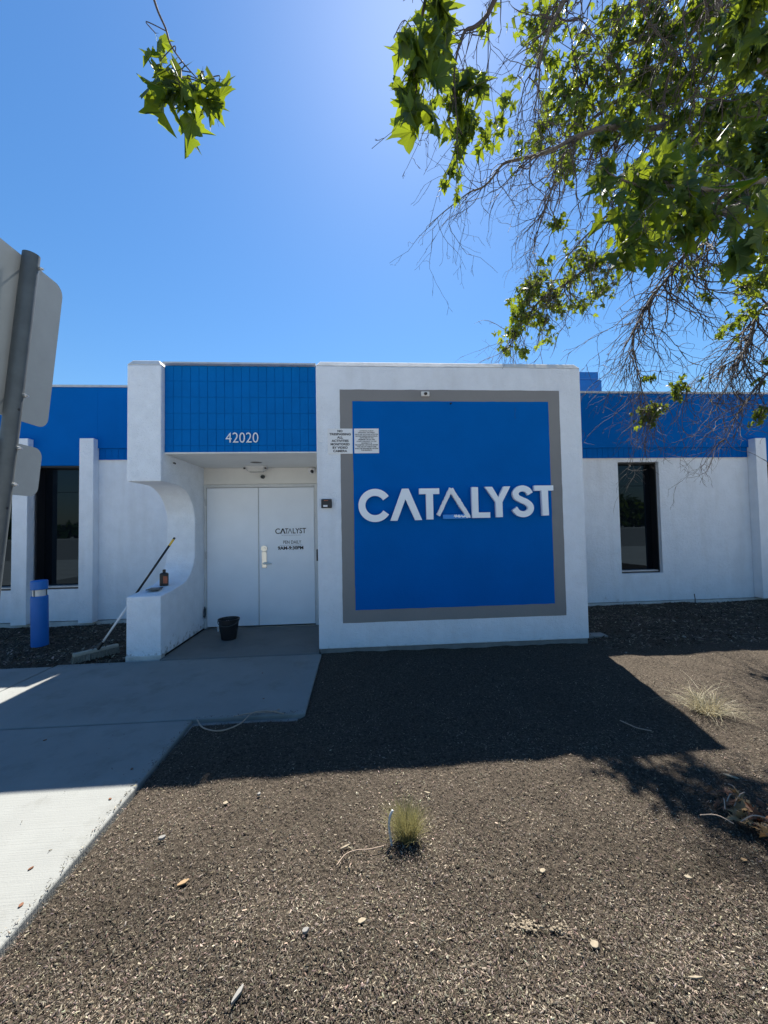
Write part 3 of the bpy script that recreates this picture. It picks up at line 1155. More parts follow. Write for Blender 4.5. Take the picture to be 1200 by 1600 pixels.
prof = [(.046, .034, 0), (.05, .037, .006), (.05, .037, .145), (.044, .032, .158), (.018, .018, .168), (.016, .016, .178)]
rr = [sq(a, b, z) for a, b, z in prof]
m.add(sum(rr, []), [(j * n + k, j * n + (k + 1) % n, (j + 1) * n + (k + 1) % n, (j + 1) * n + k) for j in range(len(rr) - 1) for k in range(n)] + [tuple(reversed(range(n))), tuple(range((len(rr) - 1) * n, len(rr) * n))])
m.build('body', M['black'], r, smooth=False)
MB().lathe([(0.019, 0.175), (0.019, 0.200), (0.013, 0.206)], n=16).build('cap', M['black'], r)
MB().box(-0.005, 0.043, -0.0395, -0.0378, 0.03, 0.12).build('label_print', M['label_red'], r)
r = thing('flat_board', 'flat dark board lying on the wing wall ledge by the bottle', 'board', (-2.52, 4.99, 0.757), (R(-2.5), 0, R(14)))
MB().box(-0.07, 0.07, -0.10, 0.10, 0, 0.012).build('board', M['black'], r, bevel=0.003)
MB().box(-0.075, 0.075, -0.125, -0.102, 0, 0.014).build('edge_strip', M['galv'], r, bevel=0.002)

# black bucket
r = thing('bucket', 'black plastic bucket holding crumpled wrapping in front of the doors', 'bucket', (-1.755, 5.375, 0.004))
MB().lathe([(0.090, 0.0), (0.097, 0.004), (0.128, 0.225), (0.128, 0.250), (0.139, 0.252), (0.141, 0.272), (0.131, 0.274), (0.126, 0.255), (0.095, 0.012), (0.02, 0.010)], n=36).build('body', M['black'], r, smooth=False)
m = MB()
pts = []
for k in range(13):
    a = math.pi * k / 12
    pts.append((0.142 * math.cos(a), -0.142 * math.sin(a) * 0.93 , 0.255 - 0.06 * math.sin(a)))
m.tube(pts, 0.0032, 6)
m.build('wire_handle', M['galv'], r)
MB().box(-0.122, -0.112, -0.075, -0.03, 0.12, 0.18).build('sticker', M['white_metal'], r)
m = MB()
V, F = [], []
nn = 14
for j in range(nn):
    for k in range(nn):
        x, y = -0.085 + 0.17 * k / (nn - 1), -0.085 + 0.17 * j / (nn - 1)
        V.append((x * .9, y * .9, 0.225 + 0.05 * noise.noise(Vector((x * 22, y * 22, 5))) + 0.03 * noise.noise(Vector((x * 60, y * 60, 1))) - 3 * (x * x + y * y)))
for j in range(nn - 1):
    for k in range(nn - 1): F.append((j * nn + k, j * nn + k + 1, (j + 1) * nn + k + 1, (j + 1) * nn + k))
m.add(V, F)
m.build('wrapping', M['rag'], r)

# ---------------------------------------------------------------- sign post, seen from behind
lean = math.atan(0.0985)
sp = thing('sign_post', 'leaning galvanised sign post with two blank-backed signs', 'sign post', (-1.643, 1.70, -0.09), (0, lean, 0))
sp['label'] = 'leaning galvanised steel post carrying two signs seen from behind'
MB().tube([(0, 0, 0), (0, 0, 2.785)], 0.0300, 28, cap=False).build('pole', M['galv'], sp, smooth=True)
MB().tube([(0, 0, 2.60), (0, 0, 2.784)], 0.0270, 28, cap=False).build('pole_bore', M['dark_frame'], sp, smooth=True)


def rrect(y0, y1, z0, z1, r_, n_=8):
    out = []
    for cx, cz, a0 in ((y1 - r_, z0 + r_, -90), (y1 - r_, z1 - r_, 0), (y0 + r_, z1 - r_, 90), (y0 + r_, z0 + r_, 180)):
        for k in range(n_ + 1):
            a = R(a0 + 90 * k / n_)
            out.append((cx + r_ * math.cos(a), cz + r_ * math.sin(a)))
    return out


MB().prism(rrect(-0.38, 0.228, 2.085, 2.775, 0.05), -0.0375, -0.0340, 'x').build('large_sign_panel', M['alu'], sp)
MB().prism(rrect(-0.10, 0.216, 1.758, 1.985, 0.045), -0.0375, -0.0340, 'x').build('small_sign_panel', M['alu'], sp)
for z in (2.735, 2.18, 1.955, 1.80):
    m = MB()
    m.tube([(-0.036, 0.012, z), (0.046, 0.012, z)], 0.0042, 8)
    m.tube([(0.029, 0.012, z), (0.037, 0.012, z)], 0.0085, 6)
    m.build('bolt', M['bolt'], sp)
for z in (2.115, 1.70, 1.40):
    MB().tube([(0.0293, -0.006, z), (0.0306, -0.006, z)], 0.0055, 12).build('hole', M['dark_frame'], sp)

# ---------------------------------------------------------------- sycamore tree
LEAF_OUT = [(0, 0), (.14, -.09), (.28, -.05), (.50, -.06), (.44, .06), (.47, .12), (.36, .19), (.46, .27), (.50, .36), (.64, .53), (.50, .50), (.42, .47), (.28, .46), (.21, .51), (.27, .60), (.25, .68), (.16, .72), (.10, .84), (0, 1.0)]


def leaf_geo(fold, curl, twist, sd):
    rr = random.Random(sd)
    R_ = [(x * rr.uniform(.9, 1.1), y + rr.uniform(-.02, .02)) for x, y in LEAF_OUT]
    R_[0] = (0, 0)
    L_ = [(-x * rr.uniform(.9, 1.1), y + rr.uniform(-.02, .02)) for x, y in LEAF_OUT]
    R_[-1] = L_[-1] = (0, 1.0)

    def z(x, y): return fold * abs(x) - curl * (y - 0.2) ** 2 + twist * x * y + 0.05 * math.sin(9 * y + 5 * x) - 0.25 * curl * x * x
    V = [(0, .32, z(0, .32))] + [(x, y, z(x, y)) for x, y in R_] + [(x, y, z(x, y)) for x, y in reversed(L_[1:-1])]
    n = len(V) - 1
    F = [(0, 1 + i, 1 + (i + 1) % n) for i in range(n)]
    b = len(V)
    V += [(-.008, 0, 0), (.008, 0, 0), (.006, -.30, .05), (-.006, -.30, .05), (0, 0, .012), (0, -.30, .058)]
    F += [(b, b + 1, b + 2), (b, b + 2, b + 3), (b, b + 4, b + 5), (b, b + 5, b + 3)]
    return V, F


LEAVES = [leaf_geo(.35, .45, .15, 1), leaf_geo(.7, .7, -.35, 2), leaf_geo(-.35, .9, .45, 3), leaf_geo(.25, -.5, .5, 4), leaf_geo(1.1, .35, .1, 5), leaf_geo(1.5, .6, -.2, 6), leaf_geo(-.7, .4, .5, 7), leaf_geo(.5, 1.1, .3, 8)]
leaf_me = []
for i, (V, F) in enumerate(LEAVES):
    me = bpy.data.meshes.new('leaf')
    me.from_pydata(V, [], F)
    me.materials.append(M['leaf'])
    me.update()
    leaf_me.append(me)

TB = Vector((8.7, 5.0, -0.08))
tree = thing('sycamore_tree', 'large leafy sycamore overhanging from the right with drooping bare twigs', 'tree', TB)


def rel(p): return Vector(p) - TB


def tpart(mb, name, m, smooth=True):
    for i, p in enumerate(mb.v): mb.v[i] = (p[0] - TB.x, p[1] - TB.y, p[2] - TB.z)
    return mb.build(name, m, tree, smooth=smooth)


def smooth_path(P, m=5):
    P = [Vector(p) for p in P]
    Q = [P[0]] + P + [P[-1]]
    out = []
    for i in range(1, len(Q) - 2):
        a, b, c, d = Q[i - 1], Q[i], Q[i + 1], Q[i + 2]
        for k in range(m):
            t = k / m
            out.append(0.5 * ((2 * b) + (c - a) * t + (2 * a - 5 * b + 4 * c - d) * t * t + (3 * b - a - 3 * c + d) * t ** 3))
    out.append(P[-1])
    return out


trunk = smooth_path([TB, TB + Vector((.05, 0, .8)), TB + Vector((-.05, -.05, 2.2)), TB + Vector((-.1, -.1, 3.6)), TB + Vector((-.25, -.2, 5.2)), TB + Vector((-.3, -.2, 7.0)), TB + Vector((0, 0, 9.0))])
tn = len(trunk)
tpart(MB().tube(trunk, [0.30 * (1 - 0.75 * i / (tn - 1)) + (0.08 if i < 2 else 0) for i in range(tn)], 16), 'trunk', M['bark'])
TA = lambda h: TB + Vector((-.15, -.12, h))

# limbs: pixel waypoints with their own depth; r0, r1 radii; bare = number of hanging twigs; each starts on the trunk or on another limb
limb_spec = [
    # main horizontal limb
    ([TA(4.9), at(1290, 170, 4.4), at(1179, 162, 4.1), at(1122, 168, 4.0), at(1056, 186, 3.9), at(1005, 196, 3.85), at(924, 207, 3.8), at(891, 219, 3.8), at(851, 238, 3.75), at(795, 252, 3.7), at(758, 286, 3.65), at(724, 300, 3.6), at(670, 354, 3.6)], .058, .003, 46),
    # rising limb in the top right corner
    ([TA(4.6), at(1330, 260, 3.6), at(1200, 105, 3.3), at(1173, 93, 3.25), at(1143, 63, 3.2), at(1128, 40, 3.2), at(1120, -60, 3.1), at(1000, -150, 2.8), at(820, -140, 2.4), at(600, -170, 2.0), at(420, -170, 1.8), at(280, -110, 1.65), at(238, -10, 1.6)], .058, .006, 22),
    # middle right limb
    ([TA(3.9), at(1320, 330, 3.9), at(1200, 290, 3.5), at(1173, 303, 3.4), at(1125, 336, 3.35), at(1050, 342, 3.3), at(1014, 360, 3.3), at(960, 380, 3.3)], .06, .005, 22),
    # drooping limbs
    ([TA(4.4), at(1300, 250, 5.0), at(1169, 300, 4.9), at(1108, 357, 4.9), at(1058, 415, 5.0), at(1016, 468, 5.1), at(989, 530, 5.2), at(1004, 606, 5.3), at(1012, 640, 5.35)], .045, .003, 70),
    ([TA(3.6), at(1300, 430, 5.0), at(1200, 472, 4.9), at(1177, 514, 4.9), at(1161, 549, 4.9), at(1123, 576, 4.9), at(1073, 606, 4.9)], .036, .003, 46),
    ([TA(4.3), at(1280, 260, 4.9), at(1125, 310, 4.9), at(1010, 370, 5.0), at(940, 405, 5.0), at(880, 445, 5.0), at(835, 480, 5.0), at(805, 520, 4.9), at(795, 540, 4.9)], .045, .003, 30),
    # upper background limbs
    ([TA(6.2), at(1290, -10, 5.2), at(1150, 20, 5.0), at(1040, 40, 4.9), at(950, 95, 4.8), at(890, 150, 4.8), at(850, 200, 4.8)], .07, .004, 46),
    ([TA(5.6), at(1280, 90, 5.6), at(1100, 110, 5.3), at(1000, 145, 5.2), at(930, 185, 5.1), at(880, 260, 5.0), at(850, 330, 5.0), at(830, 400, 5.0)], .06, .003, 40),
    ([TA(6.0), at(1260, -60, 4.2), at(1050, -60, 3.8), at(930, -40, 3.6), at(870, 20, 3.5), at(845, 90, 3.5), at(838, 180, 3.5)], .06, .004, 36),
    # left group that hangs in front of the sun
    ([at(950, -135, 2.6), at(860, -100, 2.3), at(800, -40, 2.2), at(775, 0, 2.2), at(764, 23, 2.2), at(744, 45, 2.2), at(727, 60, 2.2), at(712, 110, 2.2), at(715, 160, 2.2), at(722, 210, 2.2)], .024, .003, 16),
    ([at(820, -140, 2.4), at(740, -120, 2.1), at(680, -60, 1.9), at(660, 0, 1.85), at(652, 60, 1.85), at(645, 120, 1.85), at(640, 170, 1.85)], .014, .003, 4),
    # low right limb near the camera
    ([TA(3.2), at(1340, 420, 3.0), at(1230, 300, 2.5), at(1150, 290, 2.3), at(1080, 290, 2.2), at(1010, 290, 2.15), at(950, 270, 2.1)], .035, .004, 10),
    ([TA(3.0), at(1330, 520, 4.4), at(1230, 560, 4.5), at(1190, 600, 4.6), at(1160, 640, 4.6), at(1130, 690, 4.7)], .025, .003, 22),
    ([TA(5.0), at(1320, 120, 4.6), at(1190, 200, 4.5), at(1120, 230, 4.5), at(1050, 270, 4.5), at(980, 310, 4.5), at(930, 350, 4.5), at(890, 400, 4.6), at(850, 470, 4.7)], .05, .003, 40),
    # fine sprig at the top left
    ([at(238, -10, 1.6), at(247, 18, 1.6), at(259, 45, 1.6), at(265, 66, 1.6), at(276, 85, 1.6), at(292, 105, 1.6), at(312, 127, 1.6)], .0055, .002, 0),
]
limb_pts = []      # (point, radius, limb index)
twigs = MB()
leaf_inst = []     # (matrix, variant, pixel size)


def pix_size(p, s):
    d = p - CAM
    z = d.dot(FWD)
    if z < 0.3: return 0
    x, y = d.dot(RIGHT) / z, d.dot(DOWN) / z
    if abs(x) > 1.12 or abs(y) > 1.4: return 0
    return s / z * 600


def put_leaf(p, size, tipdir=None):
    t = tipdir or Vector((random.gauss(0, .5), random.gauss(0, .5), -random.uniform(.7, 1.7)))
    t = t.normalized()
    nrm = Vector((random.gauss(0, 1), random.gauss(0, 1), random.gauss(0.35, .6)))
    nrm = nrm - t * nrm.dot(t)
    if nrm.length < .1: nrm = Vector((1, 0, 0)) - t * t.x
    nrm.normalize()
    x = t.cross(nrm)
    s = size * random.uniform(.6, 1.12)
    x = x * random.uniform(.6, 1.05)
    m = Matrix(((x.x * s, t.x * s, nrm.x * s, p.x), (x.y * s, t.y * s, nrm.y * s, p.y), (x.z * s, t.z * s, nrm.z * s, p.z), (0, 0, 0, 1)))
    m = m @ Matrix.Translation((0, 0.3, -0.05))
    leaf_inst.append((m, random.randrange(8), pix_size(p, s)))


def twig(p, d, length, r0, leaves=0, lsize=.09, spurs=True, droop=0.55, lvl=0):
    """zigzag hanging twig; returns nothing"""
    n = max(4, int(length / 0.07))
    st = length / n
    pts = [p.copy()]
    d = d.normalized()
    for i in range(n):
        zig = Vector((random.gauss(0, .22), random.gauss(0, .22), random.gauss(0, .18)))
        d = (d + zig + Vector((0, 0, -droop * 0.14))).normalized()
        p = p + d * st
        pts.append(p.copy())
        if spurs and lvl < 2 and random.random() < .42 and i > 0:
            sd = (d + Vector((random.gauss(0, .8), random.gauss(0, .8), random.gauss(-.1, .6)))).normalized()
            twig(p.copy(), sd, length * random.uniform(.12, .42), r0 * .55, 0, lsize, lvl == 0, droop, lvl + 1)
        elif random.random() < .35:
            sd = (d * .4 + Vector((random.gauss(0, .8), random.gauss(0, .8), random.gauss(0, .6)))).normalized()
            twigs.tube([p, p + sd * random.uniform(.012, .03)], [r0 * .5, r0 * .25], 3, cap=False)
        if leaves and random.random() < leaves:
            put_leaf(p.copy(), lsize)
    m = len(pts)
    twigs.tube(pts, [max(.0013, r0 * (1 - .72 * i / (m - 1))) for i in range(m)], 4, cap=False)


for li, (P, r0, r1, nb) in enumerate(limb_spec):
    pts = smooth_path(P, 6)
    m = len(pts)
    jit = [Vector((0, 0, 0))] * m
    pts = [p + Vector((noise.noise(p * 2.3 + Vector((li, 0, 0))), noise.noise(p * 2.3 + Vector((9, li, 0))), noise.noise(p * 2.3 + Vector((0, 5, li))))) * (0.05 if 2 < i < m - 1 and li != 14 else 0) for i, p in enumerate(pts)]
    rad = [r0 + (r1 - r0) * (i / (m - 1)) ** .75 for i in range(m)]
    tpart(MB().tube(pts, rad, 10), 'limb', M['bark'] if r0 > .03 else M['twig'])
    for i, p in enumerate(pts): limb_pts.append((p, rad[i], li))
    for k in range(int(nb * (1.15 if li in (0, 6, 7, 8, 13) else 1.6))):
        i = int(m * (0.25 + (0.75 if li != 1 else 0.30) * random.random() ** .8))
        i = min(i, m - 2)
        fw = (pts[i + 1] - pts[i]).normalized()
        d = fw * .5 + Vector((random.gauss(-.35, .5), random.gauss(0, .6), random.gauss(-.55, .4)))
        sc_ = (pts[i] - CAM).length / 5.5
        twig(pts[i].copy(), d, random.uniform(.25, 1.05) * sc_, max(.0034, min(.0085, rad[i] * .45)) * sc_, 0.0)

# leafy clumps: (pixel x, y, depth, radius in pixels, leaves, leaf size)
clumps = [
    # top-left sprig
    (250, 95, 1.6, 9, 5, .09), (255, 115, 1.6, 12, 5, .115), (275, 135, 1.6, 16, 8, .12), (318, 112, 1.6, 9, 4, .07), (342, 128, 1.6, 6, 2, .12), (330, 165, 1.6, 8, 3, .13), (287, 165, 1.6, 9, 4, .14), (243, 52, 1.6, 5, 2, .08), (252, 140, 1.62, 6, 2, .12), (300, 130, 1.6, 8, 3, .10),
    # group in front of the sun
    (668, 5, 1.9, 22, 8, .15), (645, 50, 1.85, 18, 8, .15), (690, 30, 1.9, 18, 7, .15), (650, 100, 1.85, 20, 11, .155), (690, 85, 1.95, 14, 6, .14), (628, 130, 1.85, 10, 3, .15), (635, 165, 1.85, 12, 4, .16), (662, 170, 1.9, 12, 4, .15), (615, 60, 1.85, 6, 2, .13),
    (725, 110, 2.2, 20, 9, .13), (745, 135, 2.2, 20, 8, .12), (705, 170, 2.3, 26, 16, .12), (735, 185, 2.5, 26, 22, .10), (720, 225, 2.6, 22, 22, .095), (708, 265, 2.7, 14, 14, .085), (712, 300, 2.7, 8, 5, .08), (755, 215, 2.6, 20, 16, .09),
    (760, 20, 2.4, 14, 7, .11), (790, 170, 3.0, 28, 22, .10), (820, 215, 3.2, 22, 14, .09), (770, 190, 3.0, 14, 8, .09),
    # mid distance, right half of the top
    (830, 30, 4.4, 34, 44, 0.120), (840, 90, 4.6, 32, 41, 0.120), (870, 140, 4.7, 36, 57, 0.120), (900, 60, 4.6, 40, 48, 0.120), (855, 200, 4.6, 30, 41, 0.120), (910, 180, 4.7, 34, 64, 0.120), (950, 130, 4.7, 36, 73, 0.126),
    (960, 60, 4.7, 34, 54, 0.120), (1000, 40, 4.8, 34, 64, 0.132), (1010, 110, 4.8, 38, 96, 0.132), (1055, 60, 4.7, 34, 73, 0.132), (1070, 120, 4.6, 38, 96, 0.132), (1035, 165, 4.7, 34, 76, 0.132), (985, 170, 4.6, 30, 54, 0.126),
    (1100, 30, 4.4, 34, 54, 0.132), (1110, 90, 4.5, 26, 41, 0.132), (905, 235, 4.4, 24, 25, 0.108), (880, 255, 4.4, 18, 16, 0.108), (930, 215, 4.0, 18, 12, 0.132),
    (1150, 120, 4.6, 26, 25, 0.132), (1180, 150, 4.6, 26, 28, 0.132), (1190, 70, 3.0, 30, 25, 0.156), (1170, 15, 2.6, 34, 28, 0.168), (1140, 5, 2.8, 26, 19, 0.156), (1190, 220, 3.6, 30, 35, 0.144), (1130, 250, 3.6, 30, 32, 0.144), (1180, 270, 3.6, 34, 41, 0.144),
    (1160, 60, 4.2, 34, 40, 0.132), (1120, 140, 4.4, 30, 36, 0.132), (1150, 190, 4.2, 32, 40, 0.132), (1195, 180, 4.2, 26, 30, 0.132), (1090, 210, 4.4, 34, 44, 0.132), (1150, 240, 4.0, 34, 36, 0.132), (1040, 225, 4.5, 32, 36, 0.126), (1190, 20, 3.6, 30, 30, 0.144), (1080, 5, 4.4, 30, 30, 0.132),
    (1000, 200, 3.65, 24, 22, 0.120), (1060, 188, 3.7, 24, 24, 0.120), (1118, 172, 3.8, 24, 24, 0.126), (945, 208, 3.6, 20, 16, 0.114), (1170, 165, 3.8, 24, 24, 0.126), (1140, 60, 3.0, 24, 18, 0.138), (1165, 100, 3.1, 24, 18, 0.138), (1195, 120, 3.2, 20, 14, 0.138),
    (1190, 250, 3.6, 28, 34, 0.132), (1110, 210, 4.0, 30, 36, 0.126), (1160, 300, 3.4, 28, 28, 0.132), (1190, 440, 4.2, 24, 28, 0.120), (960, 20, 4.6, 34, 44, 0.126), (1020, 10, 4.6, 34, 44, 0.126), (870, 10, 4.5, 26, 26, 0.120), (920, 110, 4.7, 30, 36, 0.120), (1195, 370, 3.4, 24, 22, 0.132),
    (1185, 400, 4.2, 26, 26, 0.120), (1140, 420, 4.5, 22, 18, 0.108), (1085, 410, 4.6, 22, 16, 0.108),
    # big leaves near the camera on the right
    (950, 235, 2.1, 13, 3, .15), (935, 290, 2.1, 18, 4, .15), (985, 265, 2.15, 39, 13, .14), (1030, 255, 2.2, 39, 15, .14), (1000, 310, 2.15, 41, 18, .14), (960, 330, 2.15, 32, 11, .15), (1050, 310, 2.2, 41, 18, .14), (990, 365, 2.2, 39, 16, .14),
    (1080, 260, 2.3, 39, 15, .14), (1100, 310, 2.3, 39, 15, .14), (1030, 380, 2.3, 34, 15, .13), (975, 410, 2.4, 20, 6, .13), (1060, 350, 2.4, 34, 15, .13), (1140, 330, 2.3, 27, 6, .16), (1165, 360, 2.0, 23, 4, .18), (1190, 330, 2.0, 27, 6, .17), (1195, 290, 2.3, 23, 6, .15), (1150, 380, 2.1, 18, 3, .18),
    # low clumps hanging over the building
    (825, 450, 5.0, 26, 95, .10), (815, 490, 5.0, 24, 85, .095), (800, 520, 4.95, 18, 50, .085), (790, 545, 4.9, 10, 17, .07), (815, 553, 4.8, 12, 23, .075), (845, 500, 5.0, 22, 50, .08), (870, 345, 4.7, 14, 37, .08),
    (900, 400, 4.9, 26, 74, .08), (890, 430, 5.0, 22, 54, .08), (925, 410, 4.9, 22, 57, .08), (880, 480, 5.0, 18, 30, .075), (915, 480, 5.0, 18, 40, .08), (935, 460, 5.0, 18, 37, .08), (955, 440, 4.9, 18, 27, .08), (860, 530, 5.0, 14, 13, .065),
    (850, 460, 5.0, 20, 40, .09), (845, 430, 5.0, 16, 30, .085), (865, 470, 5.0, 16, 26, .08),
    (1010, 590, 5.2, 12, 20, .075), (1015, 645, 5.3, 17, 57, .085), (1030, 635, 5.3, 10, 23, .08), (1062, 603, 4.9, 14, 34, .08), (1055, 615, 4.9, 8, 17, .075), (1105, 460, 4.7, 12, 13, .08), (1160, 450, 4.7, 22, 47, .09), (1175, 480, 4.7, 18, 30, .085), (1140, 505, 4.8, 18, 30, .08), (1120, 520, 4.8, 12, 17, .075),
    (1195, 405, 4.4, 18, 23, .09), (1195, 560, 4.6, 10, 13, .08), (1190, 590, 4.6, 10, 10, .08), (1192, 645, 4.6, 14, 27, .09), (1200, 420, 4.5, 14, 17, .09),
]
LP = np.array([[*p] for p, _, _ in limb_pts])
for (cx, cy, Y, rp, nl, ls) in clumps:
    c = at(cx, cy, Y)
    rw = rp / 600 * Y
    # join the clump to the nearest limb point that lies above it
    dd = np.linalg.norm(LP - np.array(c), axis=1) + np.where(LP[:, 2] < c.z - 0.05, 0.5, 0)
    q = limb_pts[int(dd.argmin())][0]
    mid = (q + c) / 2 + Vector((random.gauss(0, .04), random.gauss(0, .04), .04))
    pth = smooth_path([q, mid, c], 5)
    sc_ = Y / 5
    if (c - q).length > .03:
        twigs.tube(pth, [max(.002, .006 * sc_ * (1 - .6 * i / (len(pth) - 1))) for i in range(len(pth))], 5, cap=False)
    ns = max(2, nl // 5)
    done = 0
    for k in range(ns):
        e = c + Vector((random.gauss(0, .55), random.gauss(0, .7), random.gauss(0, .55))) * rw
        s0 = pth[random.randrange(len(pth) // 2, len(pth))]
        m_ = (s0 + e) / 2 + Vector((0, 0, .1 * rw))
        tp = smooth_path([s0, m_, e], 3)
        twigs.tube(tp, [.003 * sc_ + .0006, .0028 * sc_, .0026 * sc_, .0022 * sc_, .0018 * sc_, .0014 * sc_, .0012 * sc_][:len(tp)], 4, cap=False)
        for _ in range(int(math.ceil(nl / ns))):
            p = tp[random.randrange(1, len(tp))] + Vector((random.gauss(0, .25), random.gauss(0, .3), random.gauss(0, .25))) * rw
            put_leaf(p, ls)
tw_o = tpart(twigs, 'twigs', M['twig'])
tw_o['kind'] = 'stuff'
leaf_inst.sort(key=lambda a: -a[2])
for m, vi, ps in leaf_inst[:300]:
    o = bpy.data.objects.new('leaf', leaf_me[vi])
    COL.objects.link(o)
    o.parent = tree
    o.matrix_local = Matrix.Translation(-TB) @ m
Vs, Fs, off = [], [], 0
LV = [(np.array(V), np.array(F)) for V, F in LEAVES]
for m, vi, ps in leaf_inst[300:]:
    V, F = LV[vi]
    A = np.array(m)
    Vs.append(V @ A[:3, :3].T + A[:3, 3] - np.array(TB))
    Fs.append(F + off)
    off += len(V)
fo = npmesh('foliage', np.concatenate(Vs), np.concatenate(Fs), M['leaf'], tree)
fo['kind'] = 'stuff'

# ---------------------------------------------------------------- mulch chips
def chips(name, N, gen, smin, smax, pale, seed, fine=False, zf=None):
    rg = np.random.default_rng(seed)
    x, y = gen(rg, N)
    N = len(x)
    z = np.array([mulch_h(a, b) if zf is None else zf for a, b in zip(x, y)])
    L = np.exp(rg.uniform(np.log(smin), np.log(smax), N))
    Wd = L * rg.uniform(.12, .45, N)
    T = np.minimum(.006, Wd * .5)
    yaw = rg.uniform(0, 2 * np.pi, N)
    pit = rg.normal(0, .38, N)
    rol = rg.normal(0, .6, N)
    u = np.stack([np.cos(yaw) * np.cos(pit), np.sin(yaw) * np.cos(pit), np.sin(pit)], 1)
    v0 = np.stack([-np.sin(yaw), np.cos(yaw), 0 * yaw], 1)
    w0 = np.cross(u, v0)
    v = v0 * np.cos(rol)[:, None] + w0 * np.sin(rol)[:, None]
    w = np.cross(u, v)
    c = np.stack([x, y, z + .0015 + np.abs(np.sin(pit)) * L * .35 + rg.uniform(-.001, .007, N)], 1)
    bend = rg.normal(0, .12, N) * L
    if fine:
        V = []
        for k in (-.5, .5):
            wk = (rg.uniform(.5, 1.1, N) * Wd / 2)[:, None]
            bs = c + u * (k * L)[:, None]
            V += [bs - v * wk, bs + v * wk, bs + w * (T * rg.uniform(.5, 1.3, N))[:, None]]
        nv = 6
        f = np.array([(0, 3, 5), (0, 5, 2), (2, 5, 4), (2, 4, 1), (0, 2, 1), (3, 4, 5)])
    else:
        h = np.array([-.5, .0, .5])
        V = []
        for k in range(3):
            wk = (np.array([.55, 1, .6])[k] * rg.uniform(.7, 1.2, N) * Wd / 2)[:, None]
            bs = c + u * (h[k] * L)[:, None] + v * (bend * (1 if k == 1 else 0))[:, None]
            V += [bs - v * wk, bs + v * wk, bs + w * (T * rg.uniform(.7, 1.3, N))[:, None]]
        nv = 9
        f = np.array([(0, 3, 5), (0, 5, 2), (2, 5, 4), (2, 4, 1), (3, 6, 8), (3, 8, 5), (5, 8, 7), (5, 7, 4), (0, 2, 1), (6, 7, 8)])
    V = np.stack(V, 1).reshape(-1, 3)
    F = (np.arange(N)[:, None, None] * nv + f[None]).reshape(-1, 3)
    t = rg.random(N)
    base = np.array([0.104, 0.087, 0.068])[None] * np.exp(rg.normal(0, .55, N))[:, None]
    base *= (1 + rg.normal(0, .06, (N, 3)))
    patch = np.array([1 + .7 * noise.noise(Vector((a * 2.1, b * 2.1, 4))) + .35 * noise.noise(Vector((a * 6.5, b * 6.5, 9))) for a, b in zip(x, y)])
    base *= patch[:, None]
    pl = t < pale
    base[pl] = np.array([.27, .232, .175]) * rg.uniform(.6, 1.3, (pl.sum(), 1))
    col = np.repeat(np.clip(base, .004, .8), nv, 0)
    o = npmesh(name, V, F, M['chip'], col=col)
    tag(o, 'fine shredded bark mulch covering the planting bed', 'mulch', kind='stuff')
    return o


def gen_right(rg, N):
    # density follows 1/distance^2 so that near chips are dense
    y = 1 / rg.uniform(1 / 4.75, 1 / 0.95, N)
    x = rg.uniform(-1.0, 1.35, N) * (y + .35) + .1
    k = (x > -1.30) & (x < 9) & ~((x > -.5) & (x < 2.9) & (y > 4.66)) & ~((y > 3.17) & (x < -.45))
    return x[k], y[k]


def gen_far(rg, N):
    y = rg.uniform(4.4, 6.7, N)
    x = rg.uniform(2.92, 8, N)
    return x, y


def gen_left(rg, N):
    return rg.uniform(-6.5, -2.72, N), rg.uniform(4.62, 6.55, N)


chips('mulch_chips', 90000, gen_right, .006, .0165, .06, 3)
chips('mulch_chips', 230000, lambda rg, N: gen_right(rg, N), .003, .0095, .11, 4, True)
chips('mulch_chips', 9000, gen_far, .018, .05, .06, 5)
chips('mulch_chips', 7000, gen_left, .018, .05, .05, 6)
def gen_spill(rg, N):
    y = rg.uniform(.9, 3.17, N)
    x = -1.315 - np.abs(rg.normal(0, .018, N)) - np.where(rg.random(N) < .06, rg.uniform(0, .5, N), 0)
    y2 = 3.18 + np.abs(rg.normal(0, .015, N // 3))
    x2 = rg.uniform(-1.3, -.46, N // 3)
    x3 = rg.uniform(-4.5, -2.75, N // 2)
    y3 = 4.56 - np.abs(rg.normal(0, .02, N // 2))
    return np.concatenate([x, x2, x3]), np.concatenate([y, y2, y3])


chips('mulch_chips', 420, gen_spill, .004, .014, .12, 7, True, .001)
labs = ['fine shredded bark mulch covering the bed in front of the sign block', 'small pale crumbs scattered among the bark mulch', 'dark bark mulch in the shade along the right wall', 'dark bark mulch in the shade around the bollard', 'loose bark crumbs spilled along the edges of the concrete slabs']
for o, lb in zip([o for o in bpy.data.objects if o.name.startswith('mulch_chips')], labs): o['label'] = lb


